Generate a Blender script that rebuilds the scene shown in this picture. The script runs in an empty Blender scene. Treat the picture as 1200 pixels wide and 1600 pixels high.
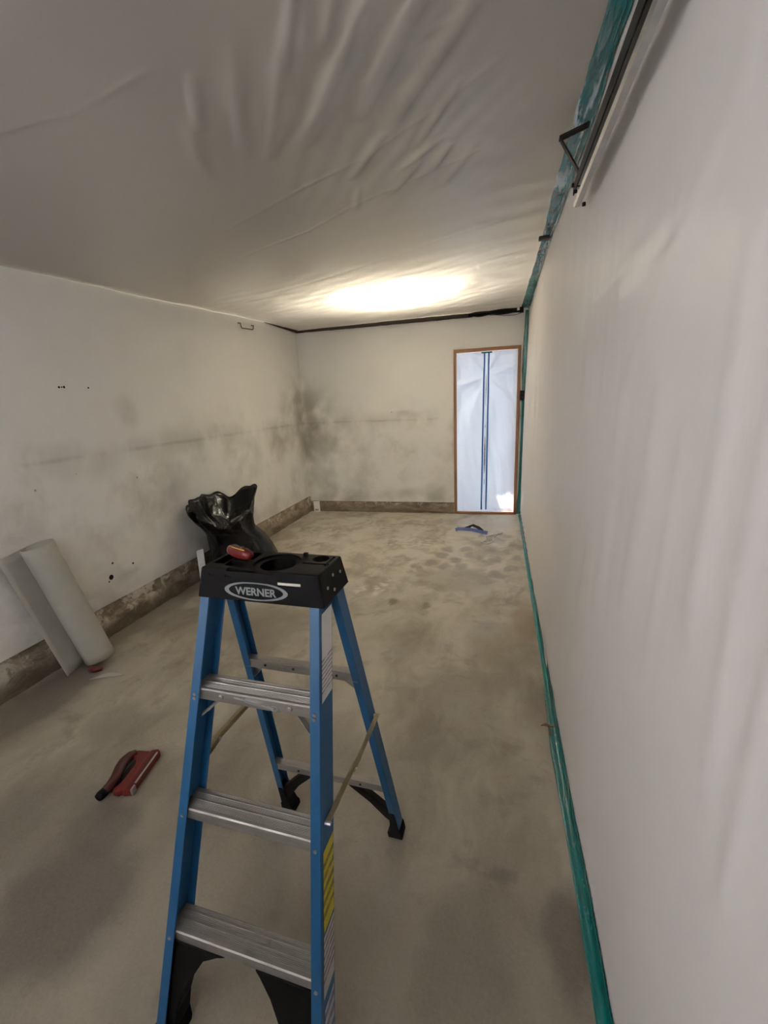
import bpy, bmesh, math, random
import numpy as np
from mathutils import Vector, Matrix, noise

random.seed(7)
SC = bpy.context.scene
COL = SC.collection

# ------------------------------------------------------------------ camera
CAM_H = 1.5552
cd_ = bpy.data.cameras.new('camera')
cam = bpy.data.objects.new('camera', cd_)
COL.objects.link(cam)
_r = Vector((0.96805629, 0.24652941, -0.0457194))
_u = Vector((-0.01866653, 0.25269847, 0.967365))
_f = Vector((-0.25003714, 0.93561035, -0.24922819))
cam.matrix_world = Matrix(((_r.x, _u.x, -_f.x, 0), (_r.y, _u.y, -_f.y, 0),
                           (_r.z, _u.z, -_f.z, CAM_H), (0, 0, 0, 1)))
cd_.sensor_fit = 'VERTICAL'
cd_.sensor_height = 36.0
cd_.lens = 683.0 / 1600.0 * 36.0
cd_.clip_start = 0.02
SC.camera = cam

# ------------------------------------------------------------------ world, exposure
wd = bpy.data.worlds.new('daylight')
SC.world = wd
wd.use_nodes = True
bg = wd.node_tree.nodes['Background']
bg.inputs[0].default_value = (0.64, 0.79, 1.0, 1)
bg.inputs[1].default_value = 6.2
sun_d = bpy.data.lights.new('sun', 'SUN')
sun_d.energy = 75.0
sun_d.angle = math.radians(0.53)
sun_d.color = (1.0, 0.97, 0.92)
sun = bpy.data.objects.new('sun', sun_d)
COL.objects.link(sun)
sun.location = (-4.0, 9.0, 8.0)
sun.rotation_euler = Vector((0.354, -0.354, -0.866)).to_track_quat('-Z', 'Y').to_euler()
SC.view_settings.view_transform = 'Standard'
SC.view_settings.look = 'None'
SC.view_settings.exposure = 0.45
SC.view_settings.gamma = 1.0
SC.view_settings.use_curve_mapping = False
SC.cycles.diffuse_bounces = 4
SC.cycles.glossy_bounces = 3
SC.cycles.transparent_max_bounces = 6
SC.cycles.max_bounces = 7
SC.cycles.use_adaptive_sampling = True
SC.cycles.adaptive_min_samples = 20
SC.cycles.adaptive_threshold = 0.2

LAMP_RADIANCE = 4700.0      # glass globe of the ceiling lamp above the plastic sheet
LAMP_COL = (1.0, 0.94, 0.75)

# ------------------------------------------------------------------ room numbers (metres)
XL, XR, YB, YF = -2.67, 0.30, 5.85, -0.60
CURB = 0.229


def lerp(a, b, t):
    return a + (b - a) * t


def sstep(a, b, x):
    t = max(0.0, min(1.0, (x - a) / (b - a)))
    return t * t * (3 - 2 * t)


def table(x, pts):
    if x <= pts[0][0]:
        return pts[0][1]
    for (a, va), (b, vb) in zip(pts, pts[1:]):
        if x <= b:
            return lerp(va, vb, (x - a) / (b - a))
    return pts[-1][1]


# ------------------------------------------------------------------ node helpers
class NT:
    def __init__(self, name):
        self.m = bpy.data.materials.new(name)
        self.m.use_nodes = True
        self.t = self.m.node_tree
        self.t.nodes.clear()
        self.out = self.t.nodes.new('ShaderNodeOutputMaterial')
        self.geo = None

    def n(self, kind, **kw):
        nd = self.t.nodes.new(kind)
        for k, v in kw.items():
            setattr(nd, k, v)
        return nd

    def link(self, a, b):
        self.t.links.new(a, b)

    def setin(self, sock, v):
        if isinstance(v, bpy.types.NodeSocket):
            self.link(v, sock)
        elif isinstance(v, (tuple, list)) and sock.type == 'RGBA' and len(v) == 3:
            sock.default_value = (*v, 1)
        else:
            sock.default_value = v

    def pos(self):
        tc = self.n('ShaderNodeTexCoord')
        return tc.outputs['Object']

    def gen(self):
        return self.n('ShaderNodeTexCoord').outputs['Generated']

    def xyz(self, v):
        s = self.n('ShaderNodeSeparateXYZ')
        self.setin(s.inputs[0], v)
        return s.outputs

    def math(self, op, a, b=0.0, c=None, clamp=False):
        m = self.n('ShaderNodeMath', operation=op, use_clamp=clamp)
        self.setin(m.inputs[0], a)
        self.setin(m.inputs[1], b)
        if c is not None:
            self.setin(m.inputs[2], c)
        return m.outputs[0]

    def noise(self, v, scale, detail=4.0, rough=0.55, dist=0.0):
        t = self.n('ShaderNodeTexNoise')
        self.setin(t.inputs['Vector'], v)
        t.inputs['Scale'].default_value = scale
        t.inputs['Detail'].default_value = detail
        t.inputs['Roughness'].default_value = rough
        t.inputs['Distortion'].default_value = dist
        return t.outputs['Fac']

    def noisecol(self, v, scale):
        t = self.n('ShaderNodeTexNoise')
        self.setin(t.inputs['Vector'], v)
        t.inputs['Scale'].default_value = scale
        return t.outputs['Color']

    def maprange(self, v, a, b, c=0.0, d=1.0, smooth=True):
        m = self.n('ShaderNodeMapRange')
        if smooth:
            m.interpolation_type = 'SMOOTHSTEP'
        self.setin(m.inputs['Value'], v)
        for k, q in zip(('From Min', 'From Max', 'To Min', 'To Max'), (a, b, c, d)):
            m.inputs[k].default_value = q
        return m.outputs[0]

    def mapping(self, v, loc=(0, 0, 0), scale=(1, 1, 1), rot=(0, 0, 0)):
        m = self.n('ShaderNodeMapping')
        self.setin(m.inputs['Vector'], v)
        m.inputs['Location'].default_value = loc
        m.inputs['Scale'].default_value = scale
        m.inputs['Rotation'].default_value = rot
        return m.outputs[0]

    def mix(self, fac, a, b, blend='MIX'):
        m = self.n('ShaderNodeMix', data_type='RGBA', blend_type=blend)
        self.setin(m.inputs[0], fac)
        self.setin(m.inputs[6], a)
        self.setin(m.inputs[7], b)
        return m.outputs[2]

    def vadd(self, a, b, scale=1.0):
        s = self.n('ShaderNodeVectorMath', operation='MULTIPLY_ADD')
        self.setin(s.inputs[0], b)
        s.inputs[1].default_value = (scale,) * 3
        self.setin(s.inputs[2], a)
        return s.outputs[0]

    def warp(self, v, scale, amt):
        c = self.noisecol(v, scale)
        s = self.n('ShaderNodeVectorMath', operation='SUBTRACT')
        self.setin(s.inputs[0], c)
        s.inputs[1].default_value = (0.5, 0.5, 0.5)
        return self.vadd(v, s.outputs[0], amt)

    def blob(self, v, c, r):
        """1 at c falling to 0 at radius r (per-axis)"""
        m = self.n('ShaderNodeVectorMath', operation='SUBTRACT')
        self.setin(m.inputs[0], v)
        m.inputs[1].default_value = c
        d = self.n('ShaderNodeVectorMath', operation='DIVIDE')
        self.link(m.outputs[0], d.inputs[0])
        d.inputs[1].default_value = r
        l = self.n('ShaderNodeVectorMath', operation='LENGTH')
        self.link(d.outputs[0], l.inputs[0])
        return self.math('SUBTRACT', 1.0, l.outputs['Value'], clamp=True)

    def stains(self, base):
        a = self.n('ShaderNodeAttribute', attribute_name='stain')
        m = self.n('ShaderNodeVectorMath', operation='SCALE')
        self.setin(m.inputs[0], base)
        self.link(a.outputs['Alpha'], m.inputs['Scale'])
        s = self.n('ShaderNodeVectorMath', operation='ADD')
        self.link(m.outputs[0], s.inputs[0])
        self.link(a.outputs['Vector'], s.inputs[1])
        return s.outputs[0]

    def bump(self, h, strength=0.3, dist=0.01):
        b = self.n('ShaderNodeBump')
        b.inputs['Strength'].default_value = strength
        b.inputs['Distance'].default_value = dist
        self.setin(b.inputs['Height'], h)
        return b.outputs[0]

    def bsdf(self, col, rough=0.6, metal=0.0, normal=None, spec=0.5, coat=0.0):
        p = self.n('ShaderNodeBsdfPrincipled')
        self.setin(p.inputs['Base Color'], col)
        self.setin(p.inputs['Roughness'], rough)
        self.setin(p.inputs['Metallic'], metal)
        p.inputs['Specular IOR Level'].default_value = spec
        p.inputs['Coat Weight'].default_value = coat
        if normal is not None:
            self.link(normal, p.inputs['Normal'])
        return p.outputs[0]

    def done(self, sh):
        self.link(sh, self.out.inputs['Surface'])
        return self.m


def plain(name, col, rough=0.6, metal=0.0, var=0.12, scale=30.0, bump=0.0, spec=0.5, coat=0.0):
    k = NT(name)
    p = k.pos()
    f = k.noise(p, scale, 3)
    c2 = tuple(max(0, x * (1 - var)) for x in col)
    c3 = tuple(min(1, x * (1 + var)) for x in col)
    col_ = k.mix(f, c2, c3)
    nm = k.bump(k.noise(p, scale * 6, 3), bump, 0.002) if bump else None
    return k.done(k.bsdf(col_, rough, metal, nm, spec, coat))


# ------------------------------------------------------------------ materials
def mat_wall():
    k = NT('painted_drywall')
    p = k.pos()
    o = k.xyz(p)
    pw = k.warp(p, 3.0, 0.25)
    base = k.mix(k.noise(p, 1.3, 3), (0.77, 0.755, 0.71), (0.83, 0.815, 0.77))  # paint colour lifted to make up for weak light on the walls
    # general grime clouds
    cl = k.maprange(k.noise(pw, 1.9, 5, 0.62), 0.44, 0.74)
    zlow = k.maprange(o[2], 1.75, 0.9, 0.15, 1.0)
    base = k.mix(k.math('MULTIPLY', k.math('MULTIPLY', cl, zlow), 0.5), base, (0.40, 0.37, 0.30))
    base = k.stains(base)
    # board seam: thin grime line at 1.28 m, broken up
    d = k.math('ABSOLUTE', k.math('SUBTRACT', k.math('ADD', o[2], k.math('MULTIPLY', k.noise(p, 4.0, 2), 0.02)), 1.288))
    line = k.maprange(d, 0.002, 0.024, 1.0, 0.0)
    gr = k.maprange(d, 0.0, 0.16, 1.0, 0.0)
    nb = k.maprange(k.noise(k.mapping(p, scale=(2.2, 2.2, 0.6)), 1.6, 4), 0.36, 0.64)
    base = k.mix(k.math('MULTIPLY', k.math('MULTIPLY', line, nb), 0.28), base, (0.24, 0.22, 0.17))
    base = k.mix(k.math('MULTIPLY', k.math('MULTIPLY', gr, nb), 0.28), base, (0.30, 0.28, 0.22))
    # specks and nail holes
    v = k.n('ShaderNodeTexVoronoi', feature='F1')
    k.setin(v.inputs['Vector'], p)
    v.inputs['Scale'].default_value = 2.6
    sp = k.maprange(v.outputs['Distance'], 0.012, 0.03, 1.0, 0.0)
    base = k.mix(k.math('MULTIPLY', sp, 0.6), base, (0.12, 0.10, 0.08))
    nm = k.bump(k.math('ADD', k.noise(p, 160, 2), k.math('MULTIPLY', k.noise(p, 14, 3), 1.5)), 0.16, 0.004)
    return k.done(k.bsdf(base, 0.75, 0, nm, 0.25))


def mat_floor():
    k = NT('stained_concrete')
    p = k.pos()
    o = k.xyz(p)
    pw = k.warp(p, 2.5, 0.3)
    st = k.mapping(pw, scale=(1.0, 0.45, 1.0), rot=(0, 0, 0.25))
    base = k.mix(k.maprange(k.noise(st, 2.2, 5, 0.6), 0.33, 0.68), (0.22, 0.184, 0.125), (0.50, 0.445, 0.335))
    base = k.mix(k.math('MULTIPLY', k.maprange(k.noise(pw, 0.9, 4), 0.45, 0.7), 0.5), base, (0.50, 0.45, 0.355))
    base = k.mix(k.math('MULTIPLY', k.maprange(k.noise(pw, 5.5, 6, 0.65), 0.52, 0.70), 0.5), base, (0.15, 0.12, 0.08))
    # pale efflorescence, painted stronger to brighten the underlit far floor
    far = k.maprange(o[1], 2.0, 4.0)
    ef = k.maprange(k.noise(k.mapping(pw, scale=(1.0, 0.8, 1)), 3.4, 5, 0.66), 0.40, 0.60)
    base = k.mix(k.math('MULTIPLY', k.math('MULTIPLY', ef, far), 0.80), base, (0.62, 0.585, 0.51))
    base = k.stains(base)
    fine = k.noise(p, 90, 3, 0.7)
    base = k.mix(0.22, base, k.mix(fine, (0.12, 0.10, 0.08), (0.5, 0.46, 0.4)))
    nm = k.bump(k.math('ADD', k.noise(p, 60, 3), k.math('MULTIPLY', k.noise(p, 6, 3), 2.0)), 0.22, 0.006)
    ro = k.maprange(k.noise(pw, 3, 3), 0.3, 0.7, 0.38, 0.62)
    return k.done(k.bsdf(base, ro, 0, nm, 0.4))


def mat_curb():
    k = NT('rough_footing')
    p = k.pos()
    pw = k.warp(p, 7, 0.12)
    o = k.xyz(p)
    base = k.mix(k.maprange(k.noise(k.mapping(pw, scale=(1, 1, 3)), 4.0, 7, 0.65), 0.36, 0.66), (0.15, 0.115, 0.075), (0.36, 0.30, 0.22))
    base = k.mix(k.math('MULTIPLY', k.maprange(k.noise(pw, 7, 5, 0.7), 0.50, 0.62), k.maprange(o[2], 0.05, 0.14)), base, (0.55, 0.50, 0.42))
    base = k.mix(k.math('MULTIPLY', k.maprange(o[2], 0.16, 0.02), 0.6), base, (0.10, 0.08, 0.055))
    nm = k.bump(k.noise(p, 45, 6, 0.7), 0.6, 0.01)
    return k.done(k.bsdf(base, 0.85, 0, nm, 0.2))


def mat_sheet(name, col, trans, gloss=0.12, rough=0.38, clear=0.0, bumpamt=0.10, bscale=(1, 1, 1)):
    """thin milky polyethylene film: reflects, scatters light through, a little sheen"""
    k = NT(name)
    p = k.pos()
    nm = k.bump(k.noise(k.mapping(p, scale=bscale), 9, 4, 0.6, 0.6), bumpamt, 0.01)
    d = k.n('ShaderNodeBsdfDiffuse')
    t = k.n('ShaderNodeBsdfTranslucent')
    g = k.n('ShaderNodeBsdfGlossy')
    for q in (d, t):
        k.setin(q.inputs['Color'], col)
        k.link(nm, q.inputs['Normal'])
    k.setin(g.inputs['Color'], (1, 1, 1))
    g.inputs['Roughness'].default_value = rough
    k.link(nm, g.inputs['Normal'])
    m1 = k.n('ShaderNodeMixShader')
    m1.inputs[0].default_value = trans
    k.link(d.outputs[0], m1.inputs[1])
    k.link(t.outputs[0], m1.inputs[2])
    fr = k.n('ShaderNodeFresnel')
    fr.inputs['IOR'].default_value = 1.45
    k.link(nm, fr.inputs['Normal'])
    m2 = k.n('ShaderNodeMixShader')
    k.link(k.math('MULTIPLY', fr.outputs[0], gloss * 3), m2.inputs[0])
    k.link(m1.outputs[0], m2.inputs[1])
    k.link(g.outputs[0], m2.inputs[2])
    sh = m2.outputs[0]
    if clear:
        tr = k.n('ShaderNodeBsdfTransparent')
        m3 = k.n('ShaderNodeMixShader')
        m3.inputs[0].default_value = clear
        k.link(sh, m3.inputs[1])
        k.link(tr.outputs[0], m3.inputs[2])
        sh = m3.outputs[0]
    return k.done(sh)


def mat_sticker(name, top, ink, lo, hi, scale):
    k = NT(name)
    g = k.gen()
    o = k.xyz(g)
    w = k.math('SINE', k.math('MULTIPLY', o[2], scale))
    band = k.math('MULTIPLY', k.maprange(w, -0.2, 0.2), k.math('MULTIPLY', k.maprange(o[2], lo, lo + 0.02), k.maprange(o[2], hi, hi - 0.02)))
    brk = k.maprange(k.noise(k.mapping(g, scale=(1, 2.0, 22)), 3.0, 2), 0.36, 0.45)
    c = k.mix(k.math('MULTIPLY', band, k.math('MULTIPLY', brk, 0.75)), top, ink)
    sc_ = k.maprange(k.noise(g, 9, 5, 0.7), 0.62, 0.70)
    c = k.mix(k.math('MULTIPLY', sc_, 0.8), c, ink)
    return k.done(k.bsdf(c, 0.5, 0, None, 0.4))


M = {}
M['wall'] = mat_wall()
M['floor'] = mat_floor()
M['curb'] = mat_curb()
M['ceil_sheet'] = mat_sheet('milky_ceiling_film', (0.72, 0.69, 0.665), 0.62, 0.06, 0.40)
M['wall_sheet'] = mat_sheet('milky_wall_film', (0.90, 0.865, 0.84), 0.05, 0.045, 0.36, 0, 0.08, (0.4, 3, 0.5))  # film whitened because the lower right wall rendered too dark
M['door_sheet'] = mat_sheet('milky_door_film', (0.80, 0.87, 1.0), 0.105, 0.06, 0.3)  # blue tint carries the cool daylight colour of the doorway
M['window_film'] = mat_sheet('milky_window_film', (0.98, 0.88, 0.80), 0.92, 0.04, 0.4)
M['bare'] = plain('bare_board', (0.72, 0.70, 0.66), 0.8)
M['bare_dark'] = plain('neighbour_render', (0.10, 0.09, 0.085), 0.9)
M['joist'] = plain('old_roof_boards', (0.060, 0.045, 0.033), 0.8)
M['concrete_out'] = plain('outdoor_concrete', (0.20, 0.20, 0.19), 0.8)
M['wood'] = plain('stained_door_wood', (0.25, 0.115, 0.048), 0.5, 0, 0.3, 12, 0.2)
M['joint_dark'] = plain('dark_brown_joint', (0.030, 0.018, 0.012), 0.7, 0, 0.4, 25, 0.3)
M['black'] = plain('black_plastic', (0.0065, 0.006, 0.006), 0.5, 0, 0.3, 60, 0.25, 0.10)
M['blackrubber'] = plain('black_rubber', (0.009, 0.0085, 0.0085), 0.65, 0, 0.3, 60, 0.4, 0.12)
M['blackmetal'] = plain('black_steel', (0.028, 0.028, 0.028), 0.45, 0.6, 0.3, 40)
M['galv'] = plain('galvanised_steel', (0.50, 0.50, 0.50), 0.38, 0.9, 0.15, 20)
M['brass'] = plain('olive_zinc_steel', (0.30, 0.245, 0.145), 0.42, 0.75, 0.25, 40)
M['white'] = plain('white_card', (0.88, 0.87, 0.85), 0.6)
M['red'] = plain('red_plastic', (0.125, 0.007, 0.007), 0.35, 0, 0.2, 40, 0, 0.5)
M['darkred'] = plain('dark_red_rubber', (0.05, 0.005, 0.006), 0.5, 0, 0.3, 50)
M['teal'] = None
M['paper'] = plain('grey_roll_paper', (0.40, 0.385, 0.325), 0.7, 0, 0.08, 14, 0.1, 0.3)
M['slot_pale'] = plain('pale_slot_colour', (0.62, 0.58, 0.50), 0.6)
M['navytape'] = plain('navy_tape_back', (0.022, 0.05, 0.20), 0.5)
M['bluetape'] = plain('blue_tape', (0.045, 0.17, 0.50), 0.45, 0, 0.15, 40)
M['print'] = plain('grey_print', (0.20, 0.21, 0.215), 0.45, 0, 0.2, 80)
M['twig'] = plain('brown_splinter', (0.10, 0.065, 0.04), 0.8, 0, 0.4, 60)
M['orange'] = plain('yellow_print', (0.55, 0.38, 0.05), 0.5)
M['rust'] = plain('rust_wire', (0.10, 0.06, 0.045), 0.6, 0.5)


def mat_teal():
    k = NT('teal_tape')
    p = k.pos()
    c = k.mix(k.noise(p, 7, 4), (0.0, 0.125, 0.125), (0.004, 0.205, 0.20))
    c = k.mix(k.math('MULTIPLY', k.maprange(k.noise(p, 30, 4, 0.7), 0.62, 0.7), 0.35), c, (0.35, 0.5, 0.5))
    nm = k.bump(k.noise(k.mapping(p, scale=(1, 0.5, 1)), 38, 4, 0.6, 0.8), 0.5, 0.008)
    return k.done(k.bsdf(c, 0.26, 0, nm, 0.6))


def mat_teal_crumple():
    k = NT('crumpled_teal_tape')
    p = k.pos()
    st = k.mapping(p, scale=(1, 0.12, 1))
    c = k.mix(k.noise(p, 7, 3), (0.0, 0.105, 0.115), (0.004, 0.19, 0.20))
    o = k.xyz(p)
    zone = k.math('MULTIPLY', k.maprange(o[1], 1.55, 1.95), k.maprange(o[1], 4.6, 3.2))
    c = k.mix(k.math('MULTIPLY', k.maprange(k.noise(k.warp(st, 9, 0.06), 34, 3, 0.6), 0.50, 0.60), k.math('ADD', k.math('MULTIPLY', zone, 0.75), 0.08)), c, (0.62, 0.74, 0.80))  # glossy highlights on the crumples painted as pale streaks
    nm = k.bump(k.noise(st, 60, 3, 0.6, 0.8), 0.6, 0.008)
    return k.done(k.bsdf(c, 0.2, 0, nm, 0.6))


def mat_blue_glass():
    k = NT('blue_fibreglass')
    p = k.pos()
    c = k.mix(k.noise(p, 5, 4), (0.006, 0.064, 0.155), (0.010, 0.092, 0.212))  # blue darkened to offset excess window light on the rails
    c = k.mix(k.math('MULTIPLY', k.maprange(k.noise(p, 26, 6, 0.75), 0.62, 0.72), 0.25), c, (0.02, 0.035, 0.055))
    c = k.mix(k.math('MULTIPLY', k.maprange(k.noise(k.mapping(p, scale=(3, 3, 0.6)), 34, 5, 0.75), 0.70, 0.76), 0.5), c, (0.35, 0.38, 0.4))
    nm = k.bump(k.noise(k.mapping(p, scale=(4, 4, 0.3)), 60, 3), 0.12, 0.002)
    return k.done(k.bsdf(c, 0.42, 0, nm, 0.5))


def mat_alu():
    k = NT('dirty_aluminium')
    p = k.pos()
    c = k.mix(k.noise(k.mapping(p, scale=(0.5, 4, 4)), 20, 4), (0.24, 0.22, 0.195), (0.42, 0.395, 0.36))
    c = k.mix(k.math('MULTIPLY', k.maprange(k.noise(p, 18, 6, 0.75), 0.58, 0.72), 0.6), c, (0.08, 0.07, 0.06))
    r = k.maprange(k.noise(p, 15, 4), 0.3, 0.7, 0.38, 0.6)
    return k.done(k.bsdf(c, r, 0.75, k.bump(k.noise(p, 120, 3), 0.1, 0.001), 0.5))


def mat_bag():
    k = NT('black_bag_film')
    p = k.pos()
    nm = k.bump(k.noise(k.warp(p, 6, 0.15), 7, 3, 0.5, 0.6), 0.55, 0.03)
    return k.done(k.bsdf((0.005, 0.005, 0.0057), 0.25, 0, nm, 0.16))


M['teal'] = mat_teal()
M['blue'] = mat_blue_glass()
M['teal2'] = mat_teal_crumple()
M['alu'] = mat_alu()
M['bag'] = mat_bag()
M['lab_white'] = mat_sticker('white_sticker', (0.62, 0.60, 0.57), (0.16, 0.14, 0.13), 0.06, 0.50, 125)
M['lab_yellow'] = mat_sticker('yellow_sticker', (0.52, 0.42, 0.035), (0.05, 0.045, 0.03), 0.12, 0.9, 40)
M['lab_grey'] = mat_sticker('grey_sticker', (0.45, 0.43, 0.41), (0.10, 0.03, 0.04), 0.2, 0.95, 50)
M['lab_blue'] = mat_sticker('blue_sticker', (0.42, 0.43, 0.46), (0.03, 0.04, 0.16), 0.0, 1.0, 30)


# ------------------------------------------------------------------ mesh builder
class MB:
    def __init__(self):
        self.v = []
        self.f = []

    def add(self, vs, fs):
        b = len(self.v)
        self.v += [tuple(x) for x in vs]
        self.f += [tuple(i + b for i in q) for q in fs]
        return self

    def hexa(self, p):
        """8 points: bottom loop 0-3 then top loop 4-7"""
        return self.add(p, [(3, 2, 1, 0), (4, 5, 6, 7), (0, 1, 5, 4), (1, 2, 6, 5), (2, 3, 7, 6), (3, 0, 4, 7)])

    def box(self, x0, x1, y0, y1, z0, z1):
        return self.hexa([(x0, y0, z0), (x1, y0, z0), (x1, y1, z0), (x0, y1, z0),
                          (x0, y0, z1), (x1, y0, z1), (x1, y1, z1), (x0, y1, z1)])

    def bar(self, a, b, w, h, up=(0, 0, 1)):
        """rectangular bar from a to b; w across, h along up"""
        a, b = Vector(a), Vector(b)
        d = (b - a).normalized()
        s = d.cross(Vector(up)).normalized()
        u = s.cross(d).normalized()
        s, u = s * w / 2, u * h / 2
        return self.hexa([a - s - u, a + s - u, a + s + u, a - s + u, b - s - u, b + s - u, b + s + u, b - s + u])

    def tube(self, pts, r, n=8, cap=True):
        pts = [Vector(p) for p in pts]
        rs = r if isinstance(r, (list, tuple)) else [r] * len(pts)
        rings = []
        prev = None
        for i, p in enumerate(pts):
            t = (pts[min(i + 1, len(pts) - 1)] - pts[max(i - 1, 0)]).normalized()
            ref = prev if prev is not None else (Vector((0, 0, 1)) if abs(t.z) < 0.9 else Vector((1, 0, 0)))
            s = (ref - t * ref.dot(t)).normalized()
            prev = s
            q = t.cross(s)
            rings.append([p + (s * math.cos(2 * math.pi * k / n) + q * math.sin(2 * math.pi * k / n)) * rs[i] for k in range(n)])
        vs = [x for rg in rings for x in rg]
        fs = []
        for i in range(len(pts) - 1):
            for k in range(n):
                k2 = (k + 1) % n
                fs.append((i * n + k, i * n + k2, (i + 1) * n + k2, (i + 1) * n + k))
        if cap:
            fs.append(tuple(range(n - 1, -1, -1)))
            fs.append(tuple((len(pts) - 1) * n + k for k in range(n)))
        return self.add(vs, fs)

    def prism(self, poly, fn, t0, t1):
        """poly of (a,b); fn(a,b,t)->xyz"""
        n = len(poly)
        vs = [fn(a, b, t0) for a, b in poly] + [fn(a, b, t1) for a, b in poly]
        fs = [tuple(range(n - 1, -1, -1)), tuple(range(n, 2 * n))]
        for i in range(n):
            j = (i + 1) % n
            fs.append((i, j, n + j, n + i))
        return self.add(vs, fs)

    def grid(self, fn, nu, nv):
        vs = [fn(i / nu, j / nv) for j in range(nv + 1) for i in range(nu + 1)]
        fs = [(j * (nu + 1) + i, j * (nu + 1) + i + 1, (j + 1) * (nu + 1) + i + 1, (j + 1) * (nu + 1) + i)
              for j in range(nv) for i in range(nu)]
        return self.add(vs, fs)

    def disc(self, c, axis, r, h, n=14):
        c, a = Vector(c), Vector(axis).normalized()
        return self.tube([c, c + a * h], r, n)

    def mesh(self, name):
        me = bpy.data.meshes.new(name)
        me.from_pydata(self.v, [], self.f)
        bm = bmesh.new()
        bm.from_mesh(me)
        bmesh.ops.recalc_face_normals(bm, faces=bm.faces)
        bm.to_mesh(me)
        bm.free()
        me.update()
        return me

    def build(self, name, mat, parent=None, smooth=False, bevel=0.0, thick=0.0, seg=2):
        me = self.mesh(name)
        me.materials.append(mat)
        if smooth:
            me.polygons.foreach_set('use_smooth', [True] * len(me.polygons))
        o = bpy.data.objects.new(name, me)
        COL.objects.link(o)
        if parent is not None:
            o.parent = parent
        if thick:
            s = o.modifiers.new('thickness', 'SOLIDIFY')
            s.thickness = thick
            s.offset = 0
        if bevel:
            b = o.modifiers.new('bevel', 'BEVEL')
            b.width = bevel
            b.segments = seg
            b.limit_method = 'ANGLE'
            b.angle_limit = math.radians(40)
        return o


def tag(o, label, cat, group=None):
    o['label'] = label
    o['category'] = cat
    if group:
        o['group'] = group
    return o


def struct(o):
    o['kind'] = 'structure'
    return o


def thing(name, label, cat, loc=(0, 0, 0), rz=0.0):
    o = bpy.data.objects.new(name, None)
    o.empty_display_size = 0.1
    COL.objects.link(o)
    o.location = loc
    o.rotation_euler = (0, 0, rz)
    return tag(o, label, cat)


def nz(x, y, z=0.0, s=1.0):
    return noise.noise(Vector((x * s, y * s, z * s)))


def stain_layer(o, layers):
    """painted dirt and floor dimming with their own shapes: layers of (centre, radius, colour, alpha, lo, hi, grain) kept as a mesh attribute;
    rgb = laid-over colour, alpha = how much of the clean surface still shows"""
    me = o.data
    n = len(me.vertices)
    co = np.empty(n * 3, dtype=np.float32)
    me.vertices.foreach_get('co', co)
    co = co.reshape(n, 3)
    vec = [Vector(c) for c in co]

    def field(scale, octs, seed):
        off = Vector((seed, seed * 1.7, -seed))
        return np.array([sum(noise.noise(v * (scale * 2 ** q) + off) * 0.5 ** q for q in range(octs)) for v in vec]) * 0.5
    wx = np.stack([field(2.6, 2, 11), field(2.6, 2, 23), field(2.6, 2, 37)], 1) * 0.22
    wf_ = np.stack([field(8.0, 2, 5), field(8.0, 2, 17), field(8.0, 2, 29)], 1) * 0.09
    grains = {'soft': np.clip((field(4.0, 4, 3) + 0.28) / 0.5, 0, 1), 'fine': np.clip((field(20.0, 3, 8) + 0.02) / 0.14, 0, 1), None: 1.0}
    C = np.zeros((n, 3))
    T = np.ones(n)
    for c, r, col, al, lo, hi, gr, wide in layers:
        p = co + (wx if wide else wf_)
        b = 1 - np.sqrt((((p - np.array(c)) / np.array(r)) ** 2).sum(1))
        b = np.clip((b - lo) / (hi - lo), 0, 1)
        a = b * b * (3 - 2 * b) * al * grains[gr]
        C = C * (1 - a)[:, None] + np.array(col)[None, :] * a[:, None]
        T = T * (1 - a)
    at = me.color_attributes.new('stain', 'FLOAT_COLOR', 'POINT')
    at.data.foreach_set('color', np.concatenate([C, T[:, None]], 1).astype(np.float32).ravel())


# ================================================================== STRUCTURE
fm = MB().box(XL - 0.2, XR + 0.2, YF - 0.2, YB + 0.12, -0.12, -0.002)
fm.grid(lambda u, v: (lerp(XL - 0.2, XR + 0.2, u), lerp(YF - 0.2, YB + 0.12, v), 0.0), 160, 320)
flo = struct(fm.build('floor', M['floor']))
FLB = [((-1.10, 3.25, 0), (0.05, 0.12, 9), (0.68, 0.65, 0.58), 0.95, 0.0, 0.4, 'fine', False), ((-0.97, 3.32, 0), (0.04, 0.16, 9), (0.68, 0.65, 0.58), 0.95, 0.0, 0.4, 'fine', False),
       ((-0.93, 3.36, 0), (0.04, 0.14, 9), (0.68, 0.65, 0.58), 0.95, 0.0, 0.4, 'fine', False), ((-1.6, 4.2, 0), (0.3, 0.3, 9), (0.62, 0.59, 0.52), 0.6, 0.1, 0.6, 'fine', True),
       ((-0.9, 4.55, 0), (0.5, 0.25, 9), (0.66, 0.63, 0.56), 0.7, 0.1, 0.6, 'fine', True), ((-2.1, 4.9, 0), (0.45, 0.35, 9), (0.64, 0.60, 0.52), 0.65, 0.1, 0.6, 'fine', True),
       ((-1.3, 5.1, 0), (0.7, 0.3, 9), (0.62, 0.58, 0.5), 0.5, 0.1, 0.6, 'fine', True), ((-0.1, 5.4, 0), (0.5, 0.4, 9), (0.55, 0.54, 0.52), 0.6, 0.0, 0.6, None, True)]
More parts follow.
